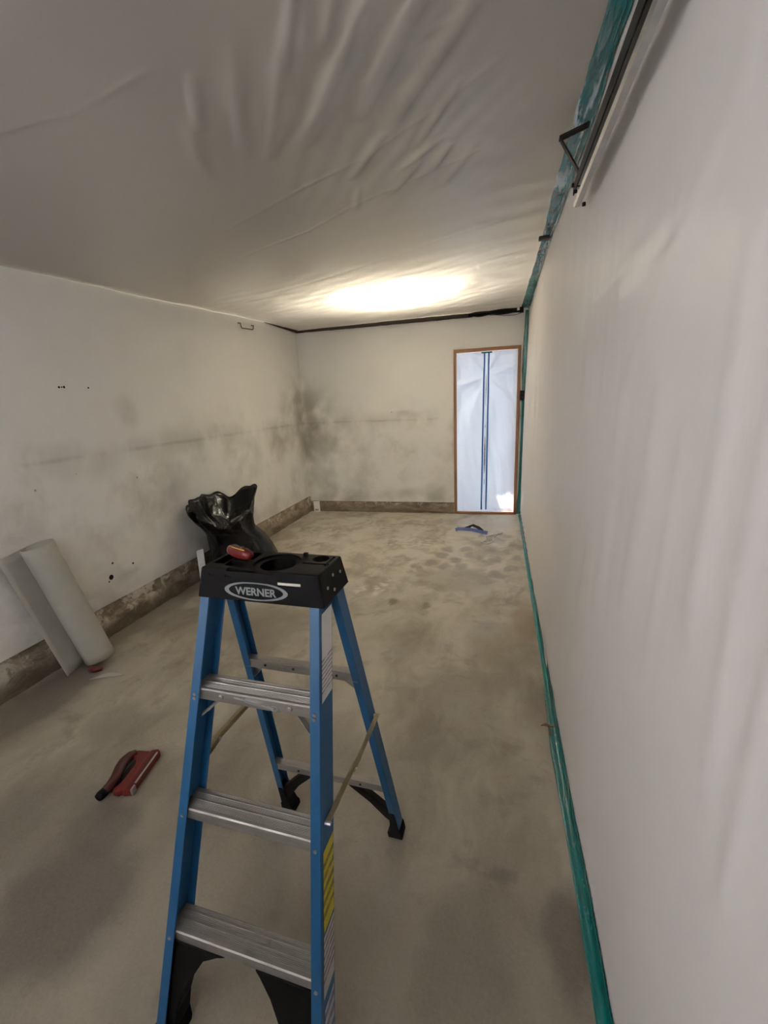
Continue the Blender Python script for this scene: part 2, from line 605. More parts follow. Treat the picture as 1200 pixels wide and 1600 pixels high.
for c in ((-0.53, 4.17), (-0.49, 4.37), (-0.25, 4.21), (-0.15, 4.15), (0.0, 4.11), (0.14, 3.92), (-0.09, 4.02), (-0.32, 3.90), (-0.47, 3.88), (0.16, 4.61), (-0.30, 4.40),
          (0.10, 4.35), (-0.62, 3.95), (0.2, 4.2), (0.0, 3.75), (-0.2, 4.55), (-0.05, 4.42), (-0.38, 4.05)):
    FLB.append(((c[0], c[1], 0), (0.075, 0.11, 9), (0.17, 0.15, 0.125), 0.62, 0.05, 0.5, None, False))
for c, r, col, a in (((0.22, 2.95, 0), (0.14, 0.35, 9), (0.30, 0.22, 0.125), 0.7), ((0.05, 2.6, 0), (0.3, 0.4, 9), (0.27, 0.215, 0.14), 0.5),
                     ((0.24, 1.02, 0), (0.10, 0.18, 9), (0.10, 0.08, 0.06), 0.7), ((0.26, 1.27, 0), (0.05, 0.07, 9), (0.50, 0.44, 0.34), 0.8),
                     ((0.255, 1.42, 0), (0.04, 0.05, 9), (0.5, 0.44, 0.34), 0.7), ((-0.78, 3.08, 0), (0.06, 0.06, 9), (0.10, 0.085, 0.05), 0.9),
                     ((-0.52, 3.05, 0), (0.05, 0.07, 9), (0.13, 0.105, 0.06), 0.8), ((-1.35, 0.75, 0), (0.3, 0.28, 9), (0.075, 0.06, 0.042), 0.75),
                     ((-1.45, 1.0, 0), (0.2, 0.16, 9), (0.08, 0.065, 0.045), 0.7), ((-0.35, 3.6, 0), (0.45, 0.35, 9), (0.22, 0.19, 0.14), 0.5),
                     ((0.02, 1.15, 0), (0.06, 0.03, 9), (0.10, 0.085, 0.065), 0.6), ((-1.7, 2.6, 0), (0.5, 0.35, 9), (0.20, 0.165, 0.115), 0.5),
                     ((-0.75, 1.62, 0), (0.2, 0.25, 9), (0.17, 0.145, 0.11), 0.35), ((-2.45, 1.6, 0), (0.25, 0.5, 9), (0.10, 0.08, 0.055), 0.8),
                     ((-2.6, 3.0, 0), (0.16, 2.6, 9), (0.12, 0.10, 0.07), 0.5), ((-1.75, 0.95, 0), (0.35, 0.3, 9), (0.13, 0.105, 0.075), 0.5), ((-1.9, 1.5, 0), (0.25, 0.2, 9), (0.15, 0.125, 0.09), 0.4),
                     ((-0.2, 2.1, 0), (0.25, 0.3, 9), (0.19, 0.16, 0.11), 0.4), ((-0.05, 0.9, 0), (0.2, 0.25, 9), (0.15, 0.125, 0.09), 0.4)):
    FLB.append((c, r, col, a, 0.05, 0.5, None, False))
FLB.insert(0, ((-0.9, 0.1, 0), (2.6, 1.75, 9), (0.135, 0.108, 0.075), 0.55, 0.0, 0.5, None, True))  # broad dark overlay baking the dim foreground light into the floor colour
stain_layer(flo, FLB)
TOP = 2.80
lw = MB().box(XL - 0.14, XL - 0.002, YF - 0.14, YB + 0.12, CURB, TOP).box(XL - 0.14, XL - 0.06, YF - 0.14, YB + 0.12, 0.0, CURB)
lw.grid(lambda u, v: (XL, lerp(YF, YB, u), lerp(CURB, TOP, v)), 210, 84)
lw.f.append(tuple(len(lw.v) + q for q in (0, 1, 2, 3)))
lw.v += [(XL - 0.002, YF, CURB), (XL - 0.002, YB, CURB), (XL, YB, CURB), (XL, YF, CURB)]
lw = struct(lw.build('wall_left', M['wall']))
DIRT = (0.27, 0.245, 0.185)
WLB = [(c, r, DIRT, a, 0.0, 0.9, 'soft', True) for c, r, a in (((XL, 5.7, 1.35), (0.9, 0.75, 0.75), 0.75), ((XL, 5.85, 1.0), (0.30, 0.30, 1.2), 0.7),
        ((XL, 5.1, 1.15), (0.3, 0.5, 0.5), 0.5), ((XL, 4.4, 0.95), (0.3, 0.4, 0.4), 0.35), ((XL, 3.1, 1.0), (0.3, 0.6, 0.35), 0.4), ((XL, 2.9, 0.75), (0.3, 0.4, 0.35), 0.35),
        ((XL, 3.7, 1.2), (0.3, 0.5, 0.25), 0.35), ((XL, 2.4, 1.25), (0.3, 0.5, 0.2), 0.25), ((XL, 4.0, 0.6), (0.3, 0.35, 0.3), 0.35), ((XL, 2.75, 1.55), (0.3, 0.2, 0.2), 0.3),
        ((XL + 0.35, YB, 0.7), (0.4, 0.4, 0.75), 0.55), ((-2.2, YB, 0.25), (0.5, 0.3, 0.28), 0.7), ((-0.8, YB, 0.25), (0.35, 0.3, 0.25), 0.55), ((-1.3, YB, 0.22), (0.9, 0.3, 0.14), 0.45),
        ((XL, 3.8, 0.30), (0.3, 2.2, 0.18), 0.4), ((XL, 2.45, 0.40), (0.3, 0.35, 0.06), 0.4), ((-0.6, YB, 1.15), (0.1, 0.3, 0.5), 0.3), ((-1.15, YB, 1.30), (0.22, 0.3, 0.08), 0.6),
        ((-2.4, YB, 1.30), (0.45, 0.3, 0.10), 0.55))]
stain_layer(lw, WLB)
for y, z, r in ((2.334, 0.41, 0.019), (2.368, 0.504, 0.008), (2.54, 0.438, 0.008), (2.31, 0.385, 0.006), (2.257, 1.722, 0.007), (2.275, 1.7225, 0.005), (2.291, 1.723, 0.008), (2.466, 1.721, 0.006)):
    MB().disc((XL - 0.001, y, z), (1, 0, 0), r, 0.0018, 9).build('nail_hole', M['black'], lw)
wb = MB()
DX0, DX1, DZ = -0.563, 0.247, 2.114
BC = 0.15
wb.box(XL, DX0, YB + 0.002, YB + 0.12, BC, TOP)
wb.grid(lambda u, v: (lerp(XL, DX0, u), YB, lerp(BC, TOP, v)), 72, 90)
wb.box(DX1, XR + 0.14, YB, YB + 0.12, 0.0, TOP)
wb.box(DX0, DX1, YB, YB + 0.12, DZ, TOP)
wb.box(XL - 0.06, DX0, YB + 0.05, YB + 0.12, 0.0, BC)
wb.box(XL - 0.06, XL, YB, YB + 0.12, 0.0, CURB)
stain_layer(struct(wb.build('wall_back', M['wall'])), WLB)
struct(MB().box(XR + 0.06, XR + 0.2, YF - 0.14, YB, 0.0, TOP).build('wall_right', M['bare']))
WX0, WX1, WZ0, WZ1 = -2.50, -0.05, 0.95, 2.15      # plastic-covered window behind the camera
wf = MB().box(XL, WX0, YF - 0.14, YF, 0.0, TOP)
wf.box(WX1, XR + 0.06, YF - 0.14, YF, 0.0, TOP)
wf.box(WX0, WX1, YF - 0.14, YF, 0.0, WZ0)
wf.box(WX0, WX1, YF - 0.14, YF, WZ1, TOP)
struct(wf.build('wall_front', M['bare']))
w1 = MB()
for x0, x1, z0, z1 in ((WX0, WX0 + 0.05, WZ0, WZ1), (WX1 - 0.05, WX1, WZ0, WZ1), (WX0 + 0.05, WX1 - 0.05, WZ0, WZ0 + 0.05), (WX0 + 0.05, WX1 - 0.05, WZ1 - 0.05, WZ1), ((WX0 + WX1) / 2 - 0.03, (WX0 + WX1) / 2 + 0.03, WZ0 + 0.05, WZ1 - 0.05)):
    w1.box(x0, x1, YF - 0.10, YF - 0.02, z0, z1)
w1 = struct(w1.build('window_1', M['wood']))
for x0, x1 in ((WX0 + 0.05, (WX0 + WX1) / 2 - 0.03), ((WX0 + WX1) / 2 + 0.03, WX1 - 0.05)):
    MB().box(x0, x1, YF - 0.065, YF - 0.062, WZ0 + 0.05, WZ1 - 0.05).build('pane', M['window_film'], w1)
struct(MB().box(XL - 0.14, XR + 0.2, YF - 0.14, YB + 0.12, TOP, TOP + 0.1).build('ceiling', M['joist']))
struct(MB().box(-6, 6, YB + 0.12, YB + 9, -0.15, -0.05).build('ground', M['concrete_out']))


struct(MB().box(-2.0, -1.8, YB + 0.6, YB + 5.0, -0.05, 4.62).build('wall_outside', M['bare_dark']))
struct(MB().box(XL - 0.3, XR + 1.2, YB + 0.12, YB + 0.93, 2.50, 2.58).build('roof_eave', M['joist']))
# dark roof framing above the plastic, along the tops of the walls
tr3 = MB()
for a_, b_ in ((YF, 1.0), (1.0, 2.07), (2.07, 2.66), (2.66, 3.6), (3.6, 5.02), (5.02, YB - 0.05)):
    za_, zb_ = [table(q, [(-0.6, 2.335), (1.0, 2.345), (2.07, 2.363), (2.66, 2.385), (3.6, 2.425), (5.02, 2.496), (5.85, 2.503)]) + 0.022 for q in (a_, b_)]
    tr3.hexa([(XL, a_, za_), (XL + 0.02, a_, za_), (XL + 0.02, b_, zb_), (XL, b_, zb_), (XL, a_, TOP), (XL + 0.02, a_, TOP), (XL + 0.02, b_, TOP), (XL, b_, TOP)])
struct(tr3.build('trim_3', M['joist']))
struct(MB().box(XL + 0.02, XR + 0.06, YB - 0.03, YB, 2.565, TOP).build('trim_4', M['joist']))
struct(MB().box(XR + 0.035, XR + 0.06, YF, YB - 0.03, 2.58, TOP).build('trim_5', M['joist']))


# footing exposed under the wall boards
def curb_left(u, v):
    y = lerp(YF, YB, u)
    z = v * (CURB - 0.004)
    d = 0.012 * nz(y * 7, z * 16, 1.0) + 0.008 * nz(y * 22, z * 40, 4.0)
    ledge = 0.014 * (1 - sstep(0.55, 0.62, v + 0.12 * nz(y * 4, 3)))
    return (XL - 0.006 + d + ledge - 0.022 * sstep(0.94, 1.0, v), y, z)


def curb_back(u, v):
    x = lerp(XL, DX0 - 0.005, u)
    z = v * (BC + 0.016 - 0.022 * u - 0.004)
    d = 0.010 * nz(x * 8, z * 16, 9.0) + 0.006 * nz(x * 24, z * 40, 2.0)
    ledge = 0.03 * (1 - sstep(0.30, 0.42, v))
    return (x, YB + 0.004 - d - ledge + 0.02 * sstep(0.94, 1.0, v), z)


def solid_grid(fn, nu, nv, back):
    """grid with a closed back so the footing has depth"""
    m = MB().grid(fn, nu, nv)
    m2 = MB().grid(lambda u, v: back(fn(u, v)), nu, nv)
    b = len(m.v)
    m.v += m2.v
    m.f += [tuple(i + b for i in reversed(q)) for q in m2.f]
    top = nv * (nu + 1)
    for i in range(nu):
        m.f.append((top + i, top + i + 1, b + top + i + 1, b + top + i))
    return m


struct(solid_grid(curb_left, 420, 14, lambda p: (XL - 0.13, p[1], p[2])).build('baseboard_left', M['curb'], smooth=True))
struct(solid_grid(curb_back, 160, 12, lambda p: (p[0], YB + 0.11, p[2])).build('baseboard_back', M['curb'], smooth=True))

# dark strip in the joint between the back wall and the ceiling film
tb = MB()
N_ = 60
tb.grid(lambda u, v: (lerp(XL + 0.004, -0.33, u), YB - 0.004 - 0.03 * (1 if 0.25 < v < 0.75 else 0.0) + 0.003 * nz(u * 30, v),
                      2.474 + 0.004 * nz(u * 25, 2) + 0.046 * (0, 0, 0, 1, 1)[int(round(v * 4))]), N_, 4)
struct(tb.build('dark_joint_strip', M['joint_dark'], thick=0.004))
tl = MB().hexa([(XL + 0.002, 4.98, 2.486), (XL + 0.006, 4.98, 2.486), (XL + 0.04, YB - 0.01, 2.474), (XL + 0.002, YB - 0.01, 2.474),  # solid wedge modelling the dark gap where the film leaves the wall
                (XL + 0.002, 4.98, 2.492), (XL + 0.006, 4.98, 2.492), (XL + 0.04, YB - 0.01, 2.515), (XL + 0.002, YB - 0.01, 2.515)])
struct(tl.build('dark_gap_wedge', M['joint_dark']))

# ---- door frame
dr = bpy.data.objects.new('door_1', None)
COL.objects.link(dr)
dr.location = ((DX0 + DX1) / 2, YB, 0)
struct(dr)
cx = (DX0 + DX1) / 2
FW = 0.036
MB().box(DX0 - cx, DX0 - cx + FW, -0.022, 0.11, 0.0, DZ).build('door_jamb', M['wood'], dr, bevel=0.003)
MB().box(DX1 - cx - FW, DX1 - cx, -0.022, 0.11, 0.0, DZ).build('door_jamb', M['wood'], dr, bevel=0.003)
MB().box(DX0 - cx + FW, DX1 - cx - FW, -0.022, 0.11, DZ - 0.042, DZ).build('door_head', M['wood'], dr, bevel=0.003)
MB().box(DX0 - cx + FW, DX1 - cx - FW, -0.03, 0.11, 0.0, 0.034).build('threshold', M['wood'], dr, bevel=0.004)

# ================================================================== PLASTIC SHEETS
# ---- ceiling film, with lamp above it
ZL = [(-0.6, 2.335), (1.0, 2.345), (2.07, 2.363), (2.66, 2.385), (3.6, 2.425), (5.02, 2.496), (5.85, 2.503)]
ZR = [(-0.6, 2.49), (1.5, 2.505), (2.3, 2.525), (3.3, 2.535), (5.85, 2.535)]
RIP = []      # soft ridges: start, end, width, height
for a, b, w, h in (((-0.42, 1.10), (-0.62, 1.44), 0.028, 0.016), ((-0.34, 1.12), (-0.47, 1.36), 0.022, 0.010),
                   ((-0.24, 1.15), (-0.67, 1.72), 0.034, 0.018), ((-0.10, 1.15), (-0.47, 1.66), 0.030, 0.018),
                   ((0.0, 1.25), (-0.36, 1.72), 0.030, 0.012), ((-0.19, 1.94), (-0.29, 2.12), 0.018, 0.010),
                   ((-0.30, 1.98), (-0.50, 2.24), 0.022, 0.012), ((-0.20, 1.88), (-0.42, 2.05), 0.02, 0.007),
                   ((-0.60, 2.08), (-0.69, 2.32), 0.018, 0.006), ((-0.80, 1.25), (-0.94, 1.47), 0.022, 0.008),
                   ((-0.66, 1.22), (-0.90, 1.68), 0.028, 0.010), ((-0.70, 1.52), (-0.84, 1.73), 0.022, 0.008),
                   ((-0.95, 1.40), (-1.10, 1.75), 0.03, 0.007), ((-0.40, 1.75), (-0.62, 2.02), 0.024, 0.010),
                   ((-0.08, 1.95), (-0.28, 2.3), 0.03, 0.007), ((-0.52, 1.22), (-0.75, 1.60), 0.022, 0.009),
                   ((-0.12, 1.60), (-0.33, 1.92), 0.02, 0.009)):
    RIP.append((Vector(a), Vector(b), w, h))
CRE = [((-1.9, 2.75), (-1.37, 2.557), (-1.0, 2.444), (-0.653, 2.244), (-0.1, 2.05)), ((-1.35, 2.2), (-0.791, 1.973), (-0.54, 1.887), (-0.194, 1.699), (-0.017, 1.579)),
       ((-0.60, 1.62), (-0.374, 1.485), (-0.229, 1.407), (-0.017, 1.343)), ((-2.3, 3.7), (-1.2, 3.35), (-0.4, 3.0), (0.28, 2.85)), ((-1.6, 4.3), (-0.6, 3.9), (0.28, 3.5)),
       ((-1.9, 1.22), (-1.447, 1.233), (-1.226, 1.25), (-0.9, 1.2))]


def segd(p, a, b):
    d = b - a
    t = max(0.0, min(1.0, (p - a).dot(d) / d.length_squared))
    return (p - a - d * t).length, t


def ceil_z(x, y):
    t = (x - XL) / (XR - XL)
    z = lerp(table(y, ZL), table(y, ZR), t)
    z -= 0.03 * math.sin(math.pi * max(0, min(1, t))) * (1 - sstep(4.6, 5.85, y))
    z += 0.010 * nz(x * 1.6 + y * 0.8, y * 0.7, 3.1)
    p = Vector((x, y))
    if 1.0 < y < 2.5 and -1.3 < x < 0.15:
        for a, b, w, h in RIP:
            d, tt = segd(p, a, b)
            if d < 3 * w:
                z -= 0.95 * h * math.exp(-(d / (0.8 * w)) ** 2) * math.sin(math.pi * tt) ** 0.8
        z -= 0.0013 * math.sin((x * 0.8 + y * 0.6) * 70 + 2 * nz(x * 4, y * 4)) * math.exp(-((x + 0.4) / 0.45) ** 2 - ((y - 1.7) / 0.5) ** 2)
    for c in CRE:
        for a, b in zip(c, c[1:]):
            if min(a[1], b[1]) - 0.06 < y < max(a[1], b[1]) + 0.06 and min(a[0], b[0]) - 0.06 < x < max(a[0], b[0]) + 0.06:
                d, tt = segd(p, Vector(a), Vector(b))
                z -= 0.0024 * math.exp(-(d / 0.010) ** 2) * (0.4 + 0.6 * abs(nz(x * 9, y * 9, 5)))
    # gathers radiating from the taped edge near the hanger, and fine puckers by the lamp
    e = math.exp(-(XR - x) / 0.5)
    z += 0.0018 * e * math.sin(y * 26 + 3 * nz(y * 3, 1)) * sstep(1.2, 2.6, y)
    z += 0.0030 * nz(x * 5 + y * 9, y * 5 - x * 2, 8) * sstep(2.8, 4.0, y)
    return z


sh = MB()
NU, NV = 270, 400
ys = []
for j in range(NV + 1):          # finer rows in the wrinkled zone
    t = j / NV
    ys.append(table(t, [(0, YF + 0.004), (0.08, 1.0), (0.62, 2.6), (1.0, YB - 0.004)]))
xs = [table(i / NU, [(0, XL + 0.001), (0.22, -1.3), (0.9, 0.15), (1, XR + 0.04)]) for i in range(NU + 1)]
sh.grid(lambda u, v: (xs[int(round(u * NU))], ys[int(round(v * NV))], ceil_z(xs[int(round(u * NU))], ys[int(round(v * NV))])), NU, NV)
tag(sh.build('plastic_sheet', M['ceil_sheet'], smooth=True),
    'wrinkled milky plastic sheeting stretched across the whole ceiling', 'plastic sheet')

# ---- wall film on the right
FOLD = [((0.97, 1.55), (1.07, 1.05), 0.05, 0.010), ((0.70, 1.72), (0.735, 1.2), 0.035, 0.009), ((1.66, 1.02), (1.90, 0.35), 0.07, -0.022),
        ((0.98, 1.86), (1.72, 1.83), 0.025, 0.009), ((0.82, 1.80), (1.36, 1.775), 0.02, 0.007), ((0.80, 1.95), (1.20, 1.60), 0.04, 0.008),
        ((0.85, 1.45), (0.90, 0.95), 0.03, 0.007), ((0.60, 1.60), (0.62, 1.0), 0.025, 0.007), ((1.25, 1.5), (1.35, 0.9), 0.05, 0.008), ((0.52, 1.4), (0.53, 0.9), 0.02, 0.006)]
FOLD = [(Vector(a), Vector(b), w, h) for a, b, w, h in FOLD]


def wall_x(y, z):
    x = XR + 0.022 * (z / 2.5) * sstep(3.5, 5.8, y)
    env = math.sin(math.pi * max(0.0, min(1.0, z / 2.5))) ** 0.5
    x += env * (0.007 * nz(y * 1.7, z * 0.35, 2.0) + 0.003 * nz(y * 5.5 + z * 0.6, z * 0.7, 7.0) + 0.0016 * nz(y * 15 + z, z * 0.8, 11.0))
    p = Vector((y, z))
    if y < 2.3:
        for a, b, w, h in FOLD:
            d, tt = segd(p, a, b)
            if d < 3 * w:
                x -= 0.6 * h * math.exp(-(d / w) ** 2)
    far = sstep(3.2, 4.8, y)
    x += far * env * (0.008 * math.sin(y * 34 + z * 3 + 3 * nz(y * 2, z)) + 0.007 * nz(y * 9 + z, z * 1.2, 1.0))
    # gathers pulled to the floor tape
    x -= 0.012 * math.exp(-z / 0.12) * (0.5 + 0.5 * nz(y * 5, 0, 3)) * sstep(1.0, 1.6, y)
    return min(x, XR + 0.045)


rs = MB()
NU, NV = 420, 130
ys = [table(i / NU, [(0, YF + 0.004), (0.06, 0.3), (0.62, 2.3), (1, YB - 0.004)]) for i in range(NU + 1)]


def _rw(u, v):
    y = ys[int(round(u * NU))]
    zt = ceil_z(XR, y) - 0.004
    z = lerp(0.004, zt, v)
    return (wall_x(y, z), y, z)


rs.grid(_rw, NU, NV)
tag(rs.build('plastic_sheet', M['wall_sheet'], smooth=True),
    'milky plastic sheeting hung floor to ceiling over the right wall', 'plastic sheet')

# ---- door film with zip
dsh = thing('plastic_sheet', 'backlit plastic sheeting with blue zipper strips filling the doorway', 'plastic sheet', (cx, YB, 0))
SX0, SX1, SZ0, SZ1 = DX0 + FW - cx + 0.001, DX1 - FW - cx - 0.001, 0.036, DZ - 0.044
ZTX, ZBX = -0.158 - cx, -0.176 - cx      # zip centre, top and bottom


def door_y(x, z):
    t = (z - SZ0) / (SZ1 - SZ0)
    zx = lerp(ZBX, ZTX, t)
    r = math.hypot(x - ZTX, z - (SZ1 - 0.30))
    a = math.atan2(x - ZTX, (SZ1 - 0.30) - z)
    env = min(1.0, (x - SX0) / 0.05, (SX1 - x) / 0.05, (z - SZ0) / 0.05, (SZ1 - z) / 0.05)
    env = max(0, env)
    d = 0.032 * math.sin(a * 6 + 3 * nz(a * 1.5, 2)) * math.exp(-((r - 0.7) / 0.75) ** 2) * (1 - math.exp(-(r / 0.15) ** 2))
    d += 0.035 * nz(x * 5, z * 1.2, 4) + 0.014 * nz(x * 12 + z * 2, z * 3, 6)
    d += 0.010 * math.exp(-((x - ZTX) * 0.35 + (z - SZ1 + 0.22) - abs(x - ZTX) * 0.55) ** 2 / 0.0008)
    return 0.002 + env * d - 0.01 * math.exp(-((x - zx) / 0.05) ** 2)


m = MB()
m.grid(lambda u, v: (lerp(SX0, SX1, u), door_y(lerp(SX0, SX1, u), lerp(SZ0, SZ1, v)), lerp(SZ0, SZ1, v)), 90, 180)
m.build('film', M['door_sheet'], dsh, smooth=True)
for off in (-0.0265, 0.0265):
    m = MB()

    def _zs(u, v, off=off):
        t = 0.012 + v * 0.978
        z = lerp(SZ0, SZ1, t)
        x = lerp(ZBX, ZTX, t) + off * lerp(1.12, 1.0, t) + (u - 0.5) * 0.019 + 0.002 * nz(z * 3, off * 90)
        return (x, door_y(x, z) - 0.003, z)
    m.grid(_zs, 2, 90)
    m.build('zipper_tape', M['bluetape'], dsh, smooth=True, thick=0.0012)
m = MB()
m.box(ZTX - 0.065, ZTX + 0.065, -0.016, -0.012, SZ1 - 0.022, SZ1 - 0.004)
m.build('header_tape', M['teal'], dsh)
for z0, z1, w in ((0.55, 1.03, 0.010), (1.42, 1.80, 0.005), (1.14, 1.19, 0.004), (0.40, 0.48, 0.004)):
    m = MB()

    def _gap(u, v, z0=z0, z1=z1, w=w):
        z = lerp(z0, z1, v)
        t = (z - SZ0) / (SZ1 - SZ0)
        x = lerp(ZBX, ZTX, t) + 0.003 * nz(z * 9, 1) + (u - 0.5) * w * (0.4 + math.sin(math.pi * v)) * (0.7 + 0.6 * abs(nz(z * 20, 2)))
        return (x, door_y(x, z) - 0.002, z)
    m.grid(_gap, 1, 24)
    m.build('dark_slit_strip', M['rust'], dsh, thick=0.0012)

# ================================================================== TAPES
m = MB()


def floor_tape(u, v):
    y = lerp(0.35, YB - 0.03, u)
    hw = table(y, [(0.35, 0.060), (1.0, 0.062), (1.7, 0.058), (2.3, 0.050), (2.6, 0.048), (3.6, 0.045), (5.8, 0.06)]) + 0.006 * nz(y * 4, 8)
    fw = table(y, [(0.35, 0.020), (1.2, 0.022), (1.75, 0.036), (2.4, 0.016), (3.4, 0.018), (5.8, 0.014)]) + 0.003 * nz(y * 6, 2)
    s = v * 8
    if s <= 3:
        return (XR - 0.012 - fw * (1 - s / 3), y, 0.0015 + 0.0025 * abs(nz(y * 11, s)))
    t = (s - 3) / 5
    z = 0.004 + hw * t
    return (min(wall_x(y, z) - 0.003, XR - 0.004) - 0.006 * (1 - t) * (0.6 + nz(y * 9, s * 2)), y, z)


m.grid(floor_tape, 420, 8)
tag(m.build('tape_strip', M['teal'], smooth=True, thick=0.0008), 'long teal tape strip along the floor at foot of right wall', 'tape')
m = MB()


def ceiling_tape(u, v):
    y = lerp(0.9, YB - 0.02, u)
    cw = table(y, [(0.9, 0.050), (1.5, 0.046), (1.9, 0.050), (2.4, 0.052), (2.9, 0.050), (3.3, 0.040), (5.8, 0.06)]) + 0.010 * nz(y * 5, 3)
    ww = table(y, [(0.9, 0.03), (1.7, 0.03), (1.9, 0.06), (3.0, 0.055), (3.4, 0.05), (5.8, 0.03)]) + 0.008 * nz(y * 6, 9)
    s = v * 10
    zc = ceil_z(XR - 0.02, y)
    if s <= 6:
        x = XR - 0.006 - cw * (1 - s / 6)
        return (x, y, ceil_z(x, y) - 0.004 - 0.010 * (s / 6) - 0.006 * abs(nz(y * 14, s * 0.8)))
    t = (s - 6) / 4
    z = zc - 0.014 - ww * t
    return (wall_x(y, z) - 0.004 - 0.008 * (1 - t) - 0.006 * abs(nz(y * 12, s)), y, z)


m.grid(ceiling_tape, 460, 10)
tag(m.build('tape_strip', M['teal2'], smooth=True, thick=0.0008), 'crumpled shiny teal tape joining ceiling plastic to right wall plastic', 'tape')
m = MB()


def corner_tape(u, v):
    z = lerp(0.01, 2.50, v)
    xr = wall_x(YB - 0.02, z) - 0.002
    w = table(z, [(0, 0.055), (0.12, 0.05), (0.3, 0.032), (1.2, 0.036), (1.8, 0.046), (2.5, 0.036)]) + 0.006 * nz(z * 3, 4)
    s = u * 8
    if s <= 5:
        return (xr - w * (1 - s / 5), YB - 0.004 - 0.012 * (s / 5) - 0.005 * abs(nz(z * 8, s)), z)
    t = (s - 5) / 3
    return (wall_x(YB - 0.02 - 0.05 * t, z) - 0.004 - 0.004 * abs(nz(z * 9, s)), YB - 0.018 - 0.05 * t, z)


m.grid(corner_tape, 8, 160)
tag(m.build('tape_strip', M['teal'], smooth=True, thick=0.0008), 'vertical teal tape strip up the far right corner beside doorway', 'tape')
m = MB()
m.grid(lambda u, v: (XR - 0.009 - 0.002 * v - 0.004 * nz(u, v), 2.33 + 0.16 * u, 0.040 + 0.045 * v + 0.006 * u), 6, 3)
tag(m.build('tape_patch', M['white'], thick=0.001), 'small pale tape patch stuck over the floor-edge teal tape', 'tape')

# ================================================================== GARAGE DOOR TRACK
tr = thing('garage_door_track', 'galvanised overhead door track with black hanger bracket high on right wall', 'track', (0.255, 0.6, 2.2))
prof = [(0.004, -0.028), (0.004, 0.028), (-0.014, 0.030), (-0.019, 0.020), (-0.016, 0.019), (-0.012, 0.026), (0.0015, 0.0245), (0.0015, -0.0245), (-0.012, -0.026), (-0.016, -0.019), (-0.019, -0.020), (-0.014, -0.030)]
m = MB().prism(prof, lambda a, b, t: (a, t, b), -1.12, 1.256)
m.build('rail', M['galv'], tr, bevel=0.0012)
m = MB().prism([(-0.022, 0.004), (-0.022, 0.04), (-0.0185, 0.04), (-0.0185, 0.004)], lambda a, b, t: (a, t, b), -1.12, 1.245)
m.build('side_angle', M['blackmetal'], tr)
A, B, C = Vector((-0.005, 1.257, 0.075)), Vector((-0.046, 1.49, 0.285)), Vector((0.030, 1.345, 0.250))
MB().bar(A, B, 0.022, 0.006, (1, 0, 0.4)).build('hanger_bracket', M['blackmetal'], tr, bevel=0.001)
MB().bar(B + Vector((-0.004, -0.008, 0.0)), C, 0.006, 0.02).build('hanger_bracket', M['blackmetal'], tr, bevel=0.001)
MB().disc((0.0, 1.23, 0.03), (-1, 0, 0), 0.007, 0.03, 8).build('bolt', M['blackmetal'], tr)
MB().disc((-0.015, 1.20, 0.0), (-1, 0, 0), 0.006, 0.012, 8).build('bolt', M['blackmetal'], tr)
MB().disc((0.012, 1.225, -0.028), (0, 0, -1), 0.006, 0.010, 8).build('bolt', M['blackmetal'], tr)

zc = ceil_z(0.27, 3.28)
m = MB().box(0.225, 0.296, 3.26, 3.30, zc - 0.050, zc - 0.028)
tag(m.build('clip', M['blackmetal'], bevel=0.004), 'small black clip pinched across the ceiling-edge teal tape', 'clip')

# ================================================================== BACK WALL FITTINGS
bd = thing('rolled_cover', 'black rolled cover bundled at ceiling edge above the doorway', 'cover', (-0.05, YB - 0.045, 2.5))
pts, rad = [], []
for i in range(26):
    t = i / 25
    pts.append((lerp(-0.33, 0.31, t), 0.006 * math.sin(t * 9), -0.006 + 0.010 * t + 0.004 * nz(t * 6, 1)))
    rad.append(0.020 + 0.010 * math.sin(t * 7.5) ** 2 + 0.008 * t)
MB().tube(pts, rad, 10).build('roll', M['blackrubber'], bd, smooth=True)
MB().box(0.235, 0.262, -0.042, -0.036, -0.008, 0.022).build('tag', M['white'], bd)
w_ = [(0.30, -0.02, -0.03), (0.22, -0.02, -0.052), (0.10, -0.02, -0.050), (0.0, -0.02, -0.035), (-0.08, -0.02, -0.03)]
MB().tube(w_, 0.0035, 5).build('wire', M['blackrubber'], bd)
m = MB().tube([(0.285, YB - 0.006, 2.43), (0.283, YB - 0.008, 2.30), (0.272, YB - 0.006, 2.15), (0.268, YB - 0.006, 1.8), (0.276, YB - 0.006, 1.60)], 0.003, 5)
tag(m.build('cable', M['rust']), 'thin cable running down back wall to the black switch box', 'cable')
sw = thing('switch_box', 'small black switch box on back wall right of doorway', 'switch', (0.276, YB, 1.525))
MB().box(-0.026, 0.026, -0.035, 0.0, -0.058, 0.058).build('body', M['black'], sw, bevel=0.004)
MB().box(-0.008, 0.008, -0.043, -0.034, 0.008, 0.034).build('button', M['blackmetal'], sw, bevel=0.002)
MB().box(-0.008, 0.008, -0.043, -0.034, -0.034, -0.008).build('button', M['darkred'], sw, bevel=0.002)

m = MB().tube([(XL, 4.42, 2.402), (XL + 0.028, 4.42, 2.398), (XL + 0.03, 4.424, 2.36), (XL + 0.03, 4.435, 2.352), (XL + 0.03, 4.65, 2.364),
               (XL + 0.03, 4.664, 2.372), (XL + 0.028, 4.68, 2.408), (XL, 4.68, 2.412)], 0.0055, 6)
tag(m.build('wall_hook', M['rust'], smooth=True), 'bent rusty wire hook high on the left wall', 'hook')

